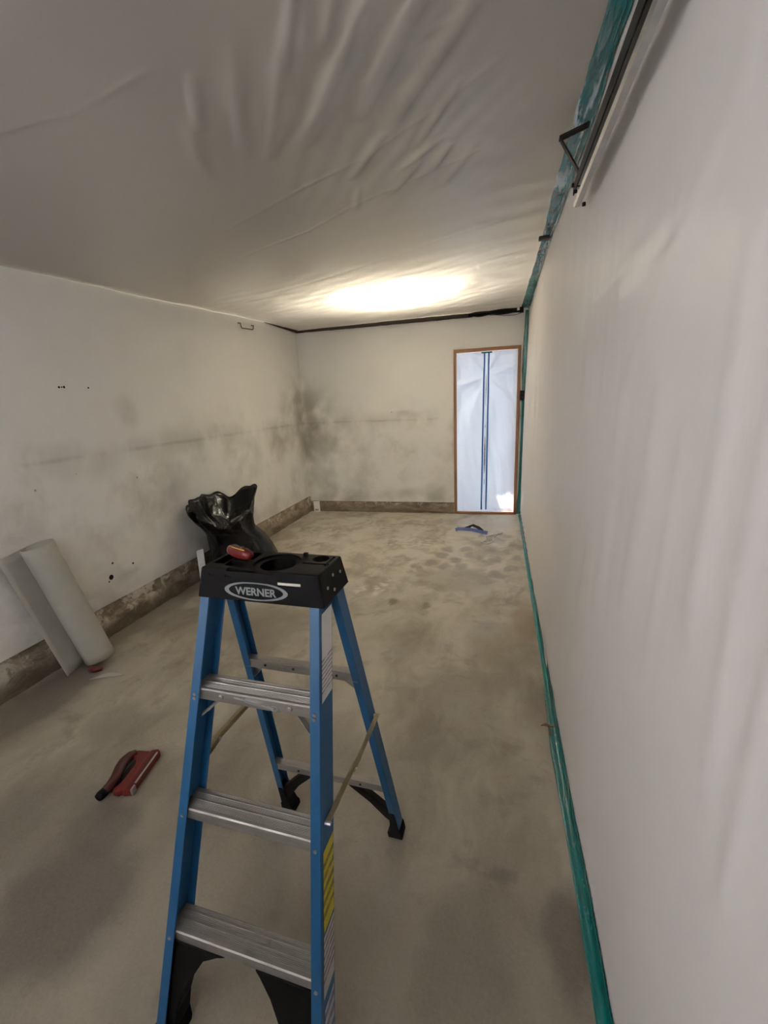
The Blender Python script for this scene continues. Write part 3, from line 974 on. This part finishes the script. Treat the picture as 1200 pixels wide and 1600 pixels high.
# ================================================================== CEILING LAMP (above the film)
lp = thing('ceiling_lamp', 'lit ceiling lamp glowing through plastic sheeting near the back wall', 'lamp', (-0.98, 4.35, TOP))
MB().disc((0, 0, 0), (0, 0, -1), 0.06, 0.03, 20).build('base', M['white'], lp)
kb = NT('glowing_bulb')
em = kb.n('ShaderNodeEmission')
em.inputs[0].default_value = (*LAMP_COL, 1)
em.inputs[1].default_value = LAMP_RADIANCE
kb.done(em.outputs[0])
MB().tube([(0, 0, -0.03), (0, 0, ceil_z(-0.98, 4.35) + 0.096 - TOP)], 0.02, 14).build('stem', M['white'], lp, smooth=True)
gl = bpy.data.meshes.new('globe')
bm_ = bmesh.new()
bmesh.ops.create_uvsphere(bm_, u_segments=24, v_segments=14, radius=0.045)
bm_.to_mesh(gl)
bm_.free()
gl.materials.append(kb.m)
go = bpy.data.objects.new('globe', gl)
COL.objects.link(go)
go.parent = lp
go.location = (0, 0, ceil_z(-0.98, 4.35) + 0.056 - TOP)

# ================================================================== STEP LADDER
LAD = thing('step_ladder', 'blue fibreglass step ladder with black top cap and aluminium steps', 'ladder', (-0.567, 0.8906, 0.0), -0.038)
ZT, CH = 1.1621, 0.0823
ZC = ZT - CH
SF = 0.3215


def yf(z):
    return -SF * (ZC - z)


def xo(z, s):                     # outer face of front rail, s=+1 right, -1 left
    return 0.159 + 0.0638 * (ZC - z) if s > 0 else -(0.181 + 0.0515 * (ZC - z))


def yr(z):                        # back face of rear rail
    return 0.3696 - 0.2456 * z / ZC


def xo_r(z, s):
    return s * (0.172 + 0.0645 * (ZC - z))


def channel(s, xof, y0f, depth, fl, tk, z0, z1):
    m = MB()

    def pc(xa, xb, ya, yb2):
        m.hexa([(xof(z, s) - s * xx, y0f(z) + yy, z) for z in (z0, z1) for xx, yy in ((xa, ya), (xb, ya), (xb, yb2), (xa, yb2))])
    # one continuous C profile
    prof = [(0, 0), (fl, 0), (fl, tk), (tk, tk), (tk, depth - tk), (fl, depth - tk), (fl, depth), (0, depth)]
    n = len(prof)
    vs = [(xof(z, s) - s * a, y0f(z) + b, z) for z in (z0, z1) for a, b in prof]
    fs = [(i, (i + 1) % n, n + (i + 1) % n, n + i) for i in range(n)]
    for o in (0, n):
        fs += [(o + 0, o + 1, o + 2, o + 3), (o + 0, o + 3, o + 4, o + 7), (o + 4, o + 5, o + 6, o + 7)]
    return m.add(vs, fs)


for s in (1, -1):
    channel(s, xo, yf, 0.078, 0.0265, 0.005, 0.012, ZC + 0.03).build('front_rail', M['blue'], LAD, bevel=0.0018)
    channel(s, xo_r, lambda z: yr(z) - 0.046, 0.046, 0.024, 0.004, 0.012, ZC + 0.03).build('rear_rail', M['blue'], LAD, bevel=0.0015)

# ---- steps
STEPS = (0.8506, 0.5585, 0.2664)


def step_profile():
    pts = [(0.0, -0.031), (0.0, -0.003), (0.003, 0.0)]
    y = 0.006
    for g in (0.010, 0.0135, 0.017, 0.0205, 0.024):
        pts += [(g, 0.0), (g + 0.0006, -0.0012), (g + 0.0018, -0.0012), (g + 0.0024, 0.0)]
    pts += [(0.0285, 0.0), (0.0295, 0.0022), (0.0315, 0.0022), (0.0325, 0.0)]
    for g in (0.0355, 0.039, 0.0425):
        pts += [(g, 0.0), (g + 0.0006, -0.0012), (g + 0.0018, -0.0012), (g + 0.0024, 0.0)]
    pts += [(0.0475, 0.0), (0.0485, 0.0022), (0.0505, 0.0022), (0.0515, 0.0)]
    for g in (0.0545, 0.058):
        pts += [(g, 0.0), (g + 0.0006, -0.0012), (g + 0.0018, -0.0012), (g + 0.0024, 0.0)]
    pts += [(0.063, 0.0), (0.0655, -0.003), (0.0655, -0.031), (0.0635, -0.031), (0.0635, -0.005), (0.002, -0.005), (0.002, -0.031)]
    return pts


SP = step_profile()
for i, z in enumerate(STEPS):
    y0 = yf(z) + 0.0055
    m = MB().prism(SP, lambda a, b, t: (t, y0 + a, z + b), xo(z, -1) + 0.0055, xo(z, 1) - 0.0055)
    stp = m.build('step', M['alu'], LAD)
    if i == 0:
        for x in (-0.107, 0.089):
            MB().tube([(x, y0 + 0.001, z - 0.0155), (x, y0 - 0.002, z - 0.0155), (x, y0 - 0.0032, z - 0.0155)], [0.0075, 0.007, 0.004], 14).build('rivet', M['alu'], stp)
        m = MB().bar((-0.068, y0 - 0.0008, z - 0.010), (-0.03, y0 - 0.0008, z - 0.014), 0.003, 0.004)
        m.bar((-0.034, y0 - 0.0015, z - 0.012), (0.012, y0 - 0.0015, z - 0.017), 0.005, 0.010)
        m.bar((0.012, y0 - 0.0012, z - 0.018), (0.046, y0 - 0.0012, z - 0.022), 0.004, 0.006)
        m.build('latch', M['galv'], stp, bevel=0.001)
        MB().tube([(0.047 + 0.009 * math.cos(a), y0 - 0.002, z - 0.021 + 0.0075 * math.sin(a)) for a in [k * math.pi / 8 for k in range(17)]], 0.0016, 6).build('latch_ring', M['galv'], stp)
    for s in (1, -1):
        # rivets where the steps fasten to the rail flanges
        for dz in (-0.012, -0.022) if i == 0 else (-0.014,):
            MB().disc((xo(z, s) - s * 0.013, yf(z + dz) + 0.001, z + dz), (0, -1, 0), 0.0045, 0.003, 10).build('rivet', M['alu'], LAD)

# knee braces under the top step
for s in (1, -1):
    z0 = 0.778
    a = (xo(z0, s) - s * 0.028, yf(z0) + 0.022, z0)
    b = (xo(0.82, s) - s * 0.078, yf(0.82) + 0.030, 0.822)
    MB().bar(a, b, 0.014, 0.004, (0, 0, 1)).build('knee_brace', M['alu'], LAD, bevel=0.001)
    a2 = (xo(0.76, s) - s * 0.012, yf(0.76) + 0.070, 0.755)
    b2 = (xo(0.82, s) - s * 0.075, yf(0.82) + 0.062, 0.822)
    MB().bar(a2, b2, 0.012, 0.004, (0, 0, 1)).build('knee_brace', M['alu'], LAD, bevel=0.001)

# black gussets and shoes at the foot of the front rails
zs = STEPS[2] - 0.030
for s in (1, -1):
    def fx(a, b, t, s=s):
        z = b
        return (xo(z, s) - s * a, yf(z) + t, z)
    if s < 0:
        poly = [(0.006, 0.0), (0.006, zs), (0.172, zs), (0.150, zs - 0.006), (0.110, zs - 0.026), (0.075, 0.152), (0.058, 0.118), (0.050, 0.075), (0.052, 0.035), (0.062, 0.012), (0.062, 0.0)]
    else:
        poly = [(0.006, 0.0), (0.006, zs), (0.182, zs), (0.170, zs - 0.012), (0.140, 0.185), (0.118, 0.140), (0.098, 0.085), (0.08, 0.04), (0.075, 0.0)]
    MB().prism(poly, fx, 0.012, 0.066).build('gusset', M['black'], LAD, bevel=0.003)

    def fs_(a, b, t, s=s):
        return (xo(b, s) - s * a, yf(b) + t, b)
    MB().prism([(-0.004, 0.0), (-0.004, 0.045), (0.03, 0.05), (0.034, 0.0)], fs_, -0.004, 0.083).build('shoe', M['blackrubber'], LAD, bevel=0.003)

# rear braces, struts, gussets
for z, h in ((0.800, 0.028), (0.292, 0.026)):
    y = yr(z) - 0.046
    xw = xo_r(z, 1) - 0.005
    m = MB().box(-xw, xw, y + 0.006, y + 0.034, z - 0.003, z)
    m.box(-xw, xw, y + 0.006, y + 0.009, z - h, z - 0.003)
    br = m.build('rear_brace', M['alu'], LAD, bevel=0.0008)
    for x in (-0.115, -0.02, 0.12):
        MB().disc((x, y + 0.006, z - h * 0.5), (0, -1, 0), 0.004, 0.002, 10).build('rivet', M['blackmetal'], br)
for s in (1, -1):
    MB().bar((s * 0.13, yr(0.78) - 0.032, 0.783), (xo_r(0.72, s) - s * 0.010, yr(0.72) - 0.026, 0.722), 0.007, 0.017, (0, 0, 1)).build('strut', M['galv'], LAD)

    def fr_(a, b, t, s=s):
        return (xo_r(b, s) - s * a, yr(b) - 0.046 + t, b)
    MB().prism([(0.150, 0.266), (0.160, 0.262), (0.150, 0.245), (0.090, 0.175), (0.048, 0.105), (0.030, 0.085), (0.020, 0.10), (0.020, 0.14), (0.060, 0.190), (0.105, 0.240), (0.128, 0.266)], fr_, 0.008, 0.034).build('gusset', M['black'], LAD, bevel=0.002)
    MB().prism([(-0.003, 0.0), (-0.003, 0.05), (0.003, 0.06), (0.004, 0.15), (0.022, 0.15), (0.030, 0.10), (0.032, 0.07), (0.042, 0.035), (0.050, 0.028), (0.050, 0.0)], fr_, -0.003, 0.050).build('shoe', M['blackrubber'], LAD, bevel=0.003)

# spreaders, outside the rails
for s in (1, -1):
    sp = bpy.data.objects.new('spreader', None)
    COL.objects.link(sp)
    sp.parent = LAD
    f0 = Vector((xo(0.59, s) + s * 0.006, -0.132, 0.588))
    h0 = Vector((xo(0.60, s) + s * 0.016, 0.026, 0.603))
    r0 = Vector((xo_r(0.61, s) + s * 0.006, 0.215, 0.612))
    for a, b, o in ((f0, h0 + (h0 - f0).normalized() * 0.008, 0.0), (h0 - (r0 - h0).normalized() * 0.008, r0, 0.004)):
        off = Vector((s * o, 0, 0))
        mm = MB().bar(a + off, b + off, 0.003, 0.019)
        d_ = (b - a).normalized()
        mm.bar(a + off + Vector((s * 0.003, 0, 0.0085)), b + off + Vector((s * 0.003, 0, 0.0085)), 0.014, 0.002)
        mm.build('spreader_arm', M['brass'], sp, bevel=0.0006)
    for q in (f0, h0, r0):
        MB().disc(q - Vector((s * 0.006, 0, 0)), (s, 0, 0), 0.005, 0.015, 10).build('rivet', M['galv'], sp)

# ---- top cap (shell with recesses cut into it)
def frustum(x0, x1, y0, y1, X0, X1, Y0, Y1, za, zb):
    return MB().hexa([(X0, Y0, za), (X1, Y0, za), (X1, Y1, za), (X0, Y1, za), (x0, y0, zb), (x1, y0, zb), (x1, y1, zb), (x0, y1, zb)])


cap = frustum(-0.163, 0.166, -0.002, 0.137, -0.182, 0.176, -0.009, 0.156, ZC, ZT).build('top_cap', M['black'], None, bevel=0.004)
cutters = []


def cut(mb):
    o = mb.build('cutter', M['black'])
    cutters.append(o)
    md = cap.modifiers.new('cut', 'BOOLEAN')
    md.operation = 'DIFFERENCE'
    md.object = o
    md.solver = 'EXACT'


cut(frustum(-0.155, 0.158, 0.006, 0.129, -0.176, 0.170, -0.002, 0.149, ZC - 0.01, ZT - 0.034))
cut(MB().box(-0.088, 0.046, -0.03, 0.010, ZT - 0.006, ZT + 0.02))                       # dipped front edge
cut(MB().tube([(0.020, 0.064, ZT - 0.006), (0.020, 0.064, ZT + 0.02)], 0.061, 40))       # shallow ring
cut(MB().tube([(0.022, 0.064, ZT - 0.05), (0.022, 0.064, ZT + 0.02)], 0.046, 32))        # bucket hole
cut(MB().tube([(0.123, 0.106, ZT - 0.05), (0.123, 0.106, ZT + 0.02)], 0.0225, 24))       # round tool hole
cut(MB().box(-0.150, -0.118, 0.030, 0.118, ZT - 0.022, ZT + 0.02))                       # tool trays
cut(MB().box(-0.110, -0.060, 0.020, 0.052, ZT - 0.02, ZT + 0.02))
cut(MB().box(-0.110, -0.055, 0.062, 0.118, ZT - 0.02, ZT + 0.02))
cut(MB().box(0.150, 0.156, 0.060, 0.125, ZT - 0.02, ZT + 0.02))                          # narrow slot
cut(MB().box(0.086, 0.160, 0.066, 0.074, ZT - 0.006, ZT + 0.02))                         # stepped ledge
cut(MB().box(0.054, 0.117, -0.03, 0.004, 1.1285, 1.1385))                                 # slot in front face
for x in (-0.132, -0.085):
    cut(MB().box(x - 0.009, x + 0.009, -0.03, -0.001, 1.1415, 1.147))
dg = bpy.context.evaluated_depsgraph_get()
me = bpy.data.meshes.new_from_object(cap.evaluated_get(dg))
cap.modifiers.clear()
cap.data = me
for o in cutters:
    bpy.data.objects.remove(o, do_unlink=True)
cap.parent = LAD
MB().box(0.0545, 0.1165, -0.0035, -0.001, 1.130, 1.137).build('pale_slot_strip', M['slot_pale'], cap, bevel=0.002)
ft = (0.009 - 0.002) / CH     # slope of the front face


def face_y(z):
    return -0.009 + ft * (z - ZC) - 0.0012


m = MB()
n = 48
for k in range(n):
    q = []
    for kk in (k, k + 1):
        a = 2 * math.pi * kk / n
        for (A_, B_) in ((0.089, 0.0235), (0.074 + 0.003 * math.cos(2 * a), 0.0205)):
            x, z = -0.007 + A_ * math.cos(a), 1.110 + B_ * math.sin(a) * (1 if math.sin(a) < 0 or abs(math.cos(a)) > 0.35 else 0.96)
            q.append((x, face_y(z), z))
    m.add(q, [(0, 1, 3, 2)])
m.build('emblem_ring', M['print'], cap, thick=0.0012)


def text_mesh(body, width, height, bold=0.0):
    c = bpy.data.curves.new('txt', 'FONT')
    c.body = body
    c.size = 1.0
    c.offset = bold
    c.extrude = 0.0
    c.align_x = 'CENTER'
    o = bpy.data.objects.new('txt', c)
    COL.objects.link(o)
    dg = bpy.context.evaluated_depsgraph_get()
    me = bpy.data.meshes.new_from_object(o.evaluated_get(dg))
    bpy.data.objects.remove(o, do_unlink=True)
    xs_ = [v.co.x for v in me.vertices]
    ys_ = [v.co.y for v in me.vertices]
    sx, sy = width / (max(xs_) - min(xs_)), height / (max(ys_) - min(ys_))
    mx, my = (max(xs_) + min(xs_)) / 2, (max(ys_) + min(ys_)) / 2
    for v in me.vertices:
        v.co = Vector(((v.co.x - mx) * sx, (v.co.y - my) * sy, 0))
    return me


me = text_mesh('WERNER', 0.116, 0.0205, 0.032)
for v in me.vertices:
    x, z = v.co.x - 0.007, v.co.y + 1.109
    v.co = Vector((x, face_y(z) - 0.0004, z))
me.materials.append(M['print'])
o = bpy.data.objects.new('lettering', me)
COL.objects.link(o)
o.parent = cap
# rivets on the right cheek of the cap
for y, z in ((0.028, 1.118), (0.068, 1.136), (0.062, 1.100), (0.112, 1.128)):
    xx = 0.166 + 0.010 * (ZT - z) / CH
    MB().disc((xx - 0.001, y, z), (1, 0, 0), 0.0042, 0.003, 10).build('rivet', M['galv'], cap)
MB().box(0.066, 0.078, 0.117, 0.127, ZT - 0.001, ZT + 0.008).build('peg', M['black'], cap, bevel=0.002)

# ---- stickers on the outside of the right front rail
def sticker(ya0, ya1, za, zb, mat, skew):
    m = MB()
    q = []
    for dy, z in ((ya0, zb), (ya1, zb - skew), (ya1, za - skew), (ya0, za)):
        q.append((xo(z, 1) + 0.0009, yf(z) + dy, z))
    m.add(q, [(0, 1, 2, 3)])
    m.build('sticker', mat, LAD, thick=0.0006)


sticker(0.012, 0.072, 0.858, 1.058, M['lab_white'], 0.0)
sticker(0.014, 0.072, 0.362, 0.532, M['lab_yellow'], 0.0)
sticker(0.014, 0.072, 0.226, 0.352, M['lab_grey'], 0.0)
sticker(0.018, 0.070, 0.06, 0.20, M['lab_blue'], 0.0)
# ================================================================== THINGS ON THE LADDER
kn = thing('folding_knife', 'red plastic folding knife lying in the ladder cap tray', 'tool', (-0.661, 0.968, ZT + 0.015), -0.42)
kn.scale = (1.18, 1.18, 1.18)
m = MB()
pts = [(-0.040, 0, 0), (-0.036, 0, 0.001), (-0.025, 0, 0.002), (0.0, 0, 0.0), (0.022, 0, 0.0015), (0.035, 0, 0.0), (0.040, 0, -0.001)]
m.tube(pts, [0.006, 0.011, 0.0135, 0.0135, 0.013, 0.011, 0.006], 12)
m.build('handle', M['red'], kn, smooth=True)
MB().tube([(-0.03, -0.006, 0.0125), (0.0, -0.007, 0.0125), (0.028, -0.006, 0.0122)], 0.0012, 6).build('accent_line', M['orange'], kn)
MB().tube([(0.010, -0.001, 0.0135), (0.014, -0.001, 0.0150), (0.020, -0.001, 0.0138)], 0.0035, 8).build('thumb_button', M['darkred'], kn, smooth=True)
MB().box(-0.034, 0.034, 0.009, 0.015, -0.006, 0.002).build('blade_slot', M['darkred'], kn, bevel=0.002)

# ================================================================== TRASH BAG
bag = thing('trash_bag', 'slumped open black trash bag leaning against the left wall', 'bag', (-2.33, 3.50, 0.0))
#       z,   cx,    cy,    rx,   ry
RG = [(0.0, 0.00, 0.0, 0.10, 0.12), (0.004, 0.0, 0.0, 0.23, 0.27), (0.05, 0.0, 0.0, 0.28, 0.335), (0.14, 0.0, 0.0, 0.285, 0.335), (0.25, -0.01, -0.015, 0.27, 0.31),
      (0.36, -0.03, -0.04, 0.24, 0.265), (0.44, -0.06, -0.07, 0.21, 0.235), (0.50, -0.075, -0.09, 0.215, 0.26), (0.56, -0.085, -0.11, 0.22, 0.30), (0.62, -0.09, -0.125, 0.225, 0.335), (0.66, -0.09, -0.13, 0.22, 0.345)]
NA = 96
m = MB()
vs = []


def ring(kz, k):
    z, cx_, cy_, rx, ry = RG[kz]
    a = 2 * math.pi * k / NA
    ca, sa = math.cos(a), math.sin(a)
    up = sstep(0.40, 0.66, z)
    lo = 1 - sstep(0.3, 0.5, z)
    cr = 1 + (0.06 * nz(ca * 2.2, sa * 2.2, z * 5 + 3) + 0.05 * nz(ca * 5, sa * 5, z * 9)) + up * (0.10 * math.sin(a * 5 + 1) * 0.6 + 0.05 * math.sin(a * 11 + z * 9))
    x = cx_ + rx * ca * cr
    y = cy_ + ry * sa * cr
    # rim height: high at the wall/left, peak at the right, dipping in front
    h = 0.0
    if up > 0:
        back = max(0.0, -ca)
        peak = math.exp(-((a - 1.45) / 0.48) ** 4)
        dip = math.exp(-((a - 5.6) / 0.7) ** 2) + 0.5 * math.exp(-((a - 0.3) / 0.35) ** 2)
        left = math.exp(-((a - 4.6) / 0.5) ** 2)
        h = up * (0.12 * back + 0.13 * peak - 0.09 * dip + 0.02 * left + 0.03 * nz(ca * 4, sa * 4, 7))
        y += up * 0.07 * peak
        x += up * 0.05 * peak - up * 0.02 * left
    return (max(x, XL + 2.33 + 0.012), y, max(0.0, z + h + (0.02 * nz(ca * 3, sa * 3, z * 7) * (1 if z > 0.1 else 0))))


for kz in range(len(RG)):
    for k in range(NA):
        vs.append(ring(kz, k))
fs = []
for kz in range(len(RG) - 1):
    for k in range(NA):
        k2 = (k + 1) % NA
        fs.append((kz * NA + k, kz * NA + k2, (kz + 1) * NA + k2, (kz + 1) * NA + k))
fs.append(tuple(range(NA - 1, -1, -1)))
# inside of the mouth: a crumpled liner sinking from the rim
last = (len(RG) - 1) * NA
for j, (sc_, dz) in enumerate(((0.93, -0.03), (0.75, -0.12), (0.5, -0.2), (0.2, -0.22))):
    base_ = len(vs)
    for k in range(NA):
        p = vs[last + k]
        c = (-0.09, -0.14)
        vs.append((c[0] + (p[0] - c[0]) * sc_, c[1] + (p[1] - c[1]) * sc_, p[2] * (1 if j == 0 else 0.6) + (0.27 if j else 0) + dz + 0.02 * nz(p[0] * 9, p[1] * 9, j)))
    pr = base_ - NA
    for k in range(NA):
        k2 = (k + 1) % NA
        fs.append((pr + k, pr + k2, base_ + k2, base_ + k))
fs.append(tuple(len(vs) - NA + k for k in range(NA)))
m.add(vs, fs)
m.build('bag_body', M['bag'], bag, smooth=True)

# ================================================================== PAPER ROLL
roll = thing('paper_roll', 'grey paper roll with loose flap leaning against the left wall', 'roll', (-2.455, 1.945, 0.0))
ax0 = Vector((0.0, 0.0, 0.02))
ax1 = Vector((-0.125, -0.12, 0.81))
axd = (ax1 - ax0).normalized()
e1 = Vector((0, 1, 0)) - axd * axd.y
e1.normalize()
e2 = axd.cross(e1).normalized()       # points to the wall side or room side
if e2.x < 0:
    e2 = -e2
RR = 0.086
prof = []
for k in range(60):                    # spiral, two turns
    a = -0.5 * math.pi - 0.35 + k / 59 * 4 * math.pi
    r = RR - 0.008 * (1 - k / 59)
    prof.append((r * math.cos(a), r * math.sin(a)))
ea = -0.5 * math.pi - 0.35 + 4 * math.pi
ex, ey = prof[-1]
tail = []
m = MB()
# loose flap continues from the wall side of the roll, away from the door end
prof2 = list(reversed(prof))
fl_pts = [(-0.030, -RR - 0.002), (-0.07, -RR + 0.000), (-0.11, -RR + 0.004), (-0.145, -RR + 0.006), (-0.175, -RR + 0.010)]
full = [(-x, y) for x, y in fl_pts[::-1]]
line = [(x, y) for x, y in fl_pts[::-1]] + [(RR * math.cos(a), RR * math.sin(a)) for a in [(-0.5 * math.pi - 0.2) + t * 2 * math.pi * 2 / 70 for t in range(71)]]
for i, (a, b) in enumerate(line):      # wind inwards slowly
    if i >= len(fl_pts):
        q = 1 - 0.10 * (i - len(fl_pts)) / 70
        line[i] = (a * q, b * q)
NL = 16
LEN = (ax1 - ax0).length


def rp(u, v):
    i = int(round(u * (len(line) - 1)))
    a, b = line[i]
    return ax0 + axd * (v * LEN) + e1 * a + e2 * b + e2 * (0.002 * nz(a * 12, v * 3))


m.grid(rp, len(line) - 1, NL)
# keep the foot on the floor
zmin = min(v[2] for v in m.v)
m.v = [(x, y, z - zmin + 0.001) for x, y, z in m.v]
m.build('paper', M['paper'], roll, smooth=True, thick=0.0025)

# ================================================================== SMALL THINGS ON THE FLOOR
m = MB().tube([(-2.425, 1.84, 0.018), (-2.395, 1.845, 0.019), (-2.36, 1.865, 0.018)], [0.014, 0.018, 0.014], 10)
tag(m.build('red_cap', M['red'], smooth=True), 'small red plastic cap on the floor at foot of paper roll', 'cap')

# staple gun lying on its side
sg = thing('staple_gun', 'red hand staple gun lying on its side on the floor', 'staple gun', (-1.535, 1.235, 0.0), math.radians(11))


def fl_(z0, z1):
    return lambda a, b, t: (a, b, t)


MB().prism([(0.030, -0.108), (0.070, -0.104), (0.072, 0.108), (0.060, 0.118), (0.028, 0.112)], fl_(0, 0), 0.004, 0.036).build('body', M['red'], sg, bevel=0.005)
MB().prism([(0.062, -0.070), (0.070, -0.070), (0.071, 0.095), (0.063, 0.095)], fl_(0, 0), 0.0345, 0.0385).build('staple_rail', M['galv'], sg, bevel=0.001)
MB().prism([(0.048, -0.100), (0.060, -0.100), (0.060, 0.105), (0.048, 0.105)], fl_(0, 0), 0.034, 0.0368).build('groove', M['darkred'], sg)
MB().prism([(0.066, -0.107), (0.0745, -0.104), (0.0745, -0.080), (0.066, -0.080)], fl_(0, 0), 0.010, 0.039).build('nose_plate', M['galv'], sg, bevel=0.002)
MB().prism([(0.030, -0.095), (0.030, 0.112), (-0.040, 0.118), (-0.060, 0.104), (-0.050, 0.082), (-0.020, 0.070), (-0.004, 0.040), (-0.006, -0.060), (-0.02, -0.085), (-0.016, -0.104), (0.010, -0.108)], fl_(0, 0), 0.002, 0.028).build('frame', M['red'], sg, bevel=0.005)
pts = [(-0.040, 0.104, 0.024), (-0.056, 0.085, 0.025), (-0.066, 0.05, 0.025), (-0.060, 0.01, 0.025), (-0.048, -0.03, 0.024), (-0.046, -0.07, 0.023), (-0.054, -0.105, 0.021)]
MB().tube(pts, [0.016, 0.021, 0.0225, 0.0225, 0.022, 0.020, 0.018], 12).build('handle', M['darkred'], sg, smooth=True)
MB().tube([(-0.053, -0.100, 0.021), (-0.057, -0.118, 0.021), (-0.060, -0.130, 0.020)], [0.0185, 0.0195, 0.016], 12).build('handle_end', M['blackrubber'], sg, smooth=True)
MB().prism([(-0.040, -0.085), (-0.008, -0.085), (-0.006, 0.055), (-0.034, 0.075)], fl_(0, 0), 0.001, 0.012).build('dark_gap_plate', M['blackmetal'], sg)  # dark plate filling the gap between frame and handle

# blue tape scraps, pale cord, splinter, shavings, cards
m = MB()
bl = [(-0.47, 4.985), (-0.44, 5.00), (-0.36, 5.005), (-0.27, 5.00), (-0.17, 4.94), (-0.10, 4.92)]


def ribbon(pts, w, hts, tilt):
    mm = MB()
    n_ = len(pts)

    def fn(u, v):
        i = int(round(u * (n_ - 1)))
        p = Vector(pts[i])
        q = (Vector(pts[min(i + 1, n_ - 1)]) - Vector(pts[max(i - 1, 0)])).normalized()
        s = Vector((-q.y, q.x)) * w * (v - 0.5)
        return (p.x + s.x, p.y + s.y, hts[i] + tilt * v)
    mm.grid(fn, n_ - 1, 1)
    return mm


tag(ribbon(bl, 0.03, [0.01, 0.02, 0.018, 0.014, 0.01, 0.005], 0.03).build('tape_scrap', M['navytape'], thick=0.002), 'blue tape scrap lying flat on the floor before the doorway', 'tape')
tag(ribbon([(-0.36, 5.09), (-0.32, 5.13), (-0.28, 5.15), (-0.21, 5.09), (-0.16, 5.0)], 0.035, [0.006, 0.012, 0.03, 0.02, 0.006], 0.02).build('tape_scrap', M['blackrubber'], thick=0.002),
    'dark bent tape scrap arched on the floor nearest the doorway', 'tape')
cpts = [(0.06, 4.98, 0.008), (-0.02, 4.92, 0.008), (-0.10, 4.86, 0.008), (-0.20, 4.82, 0.008), (-0.13, 4.84, 0.014), (-0.11, 4.70, 0.008), (-0.16, 4.62, 0.008),
        (-0.10, 4.56, 0.008), (-0.03, 4.66, 0.008), (-0.03, 4.80, 0.010), (0.0, 4.88, 0.008)]
tag(MB().tube(cpts, 0.0065, 6).build('cord', M['white'], smooth=True), 'thin white looped cord on the floor beside blue tape scraps', 'cord')
m = MB().tube([(0.222, 1.885, 0.010), (0.245, 1.893, 0.014), (0.262, 1.886, 0.012), (0.285, 1.882, 0.018)], [0.002, 0.007, 0.006, 0.002], 6)
m.tube([(0.262, 1.83, 0.010), (0.258, 1.85, 0.012), (0.262, 1.87, 0.011)], [0.004, 0.005, 0.003], 5)
tag(m.build('wood_splinter', M['twig']), 'dark wood splinter on floor overlapping the teal tape', 'splinter')
m = MB()
m.grid(lambda u, v: (-2.36 + 0.17 * u + 0.02 * v, 1.77 + 0.075 * u + 0.05 * v * math.sin(math.pi * (0.15 + 0.8 * u)), 0.004 + 0.012 * abs(math.sin(4 * u)) * v), 10, 3)
tag(m.build('plastic_scrap', M['paper'], smooth=True, thick=0.001), 'clear plastic scrap on the floor in front of paper roll', 'scrap')
m = MB()
m.grid(lambda u, v: (-2.03 + 0.05 * u + 0.012 * v, 1.83 + 0.05 * u - 0.012 * v, 0.003 + 0.006 * math.sin(3 * u)), 6, 2)
tag(m.build('plastic_scrap', M['paper'], thick=0.001), 'tiny curled scrap on the floor right of paper roll', 'scrap')

c1 = thing('card', 'small white card propped in the far left corner', 'card', (-2.555, YB - 0.075, 0.0), 0.15)
MB().hexa([(-0.045, -0.006, 0.0), (0.045, -0.006, 0.0), (0.045, 0.006, 0.0), (-0.045, 0.006, 0.0),
           (-0.055, 0.022, 0.155), (0.035, 0.022, 0.155), (0.035, 0.034, 0.155), (-0.055, 0.034, 0.155)]).build('board', M['white'], c1, bevel=0.002)
MB().box(-0.03, 0.02, -0.0075, -0.004, 0.02, 0.045).build('print_block', M['paper'], c1)
c2 = thing('card', 'white card propped on the floor between trash bag and left wall', 'card', (-2.60, 3.20, 0.0), 0.6)
MB().hexa([(-0.03, -0.005, 0.0), (0.03, -0.005, 0.0), (0.03, 0.005, 0.0), (-0.03, 0.005, 0.0),
           (-0.028, 0.025, 0.30), (0.032, 0.025, 0.31), (0.032, 0.035, 0.31), (-0.028, 0.035, 0.30)]).build('board', M['white'], c2, bevel=0.002)
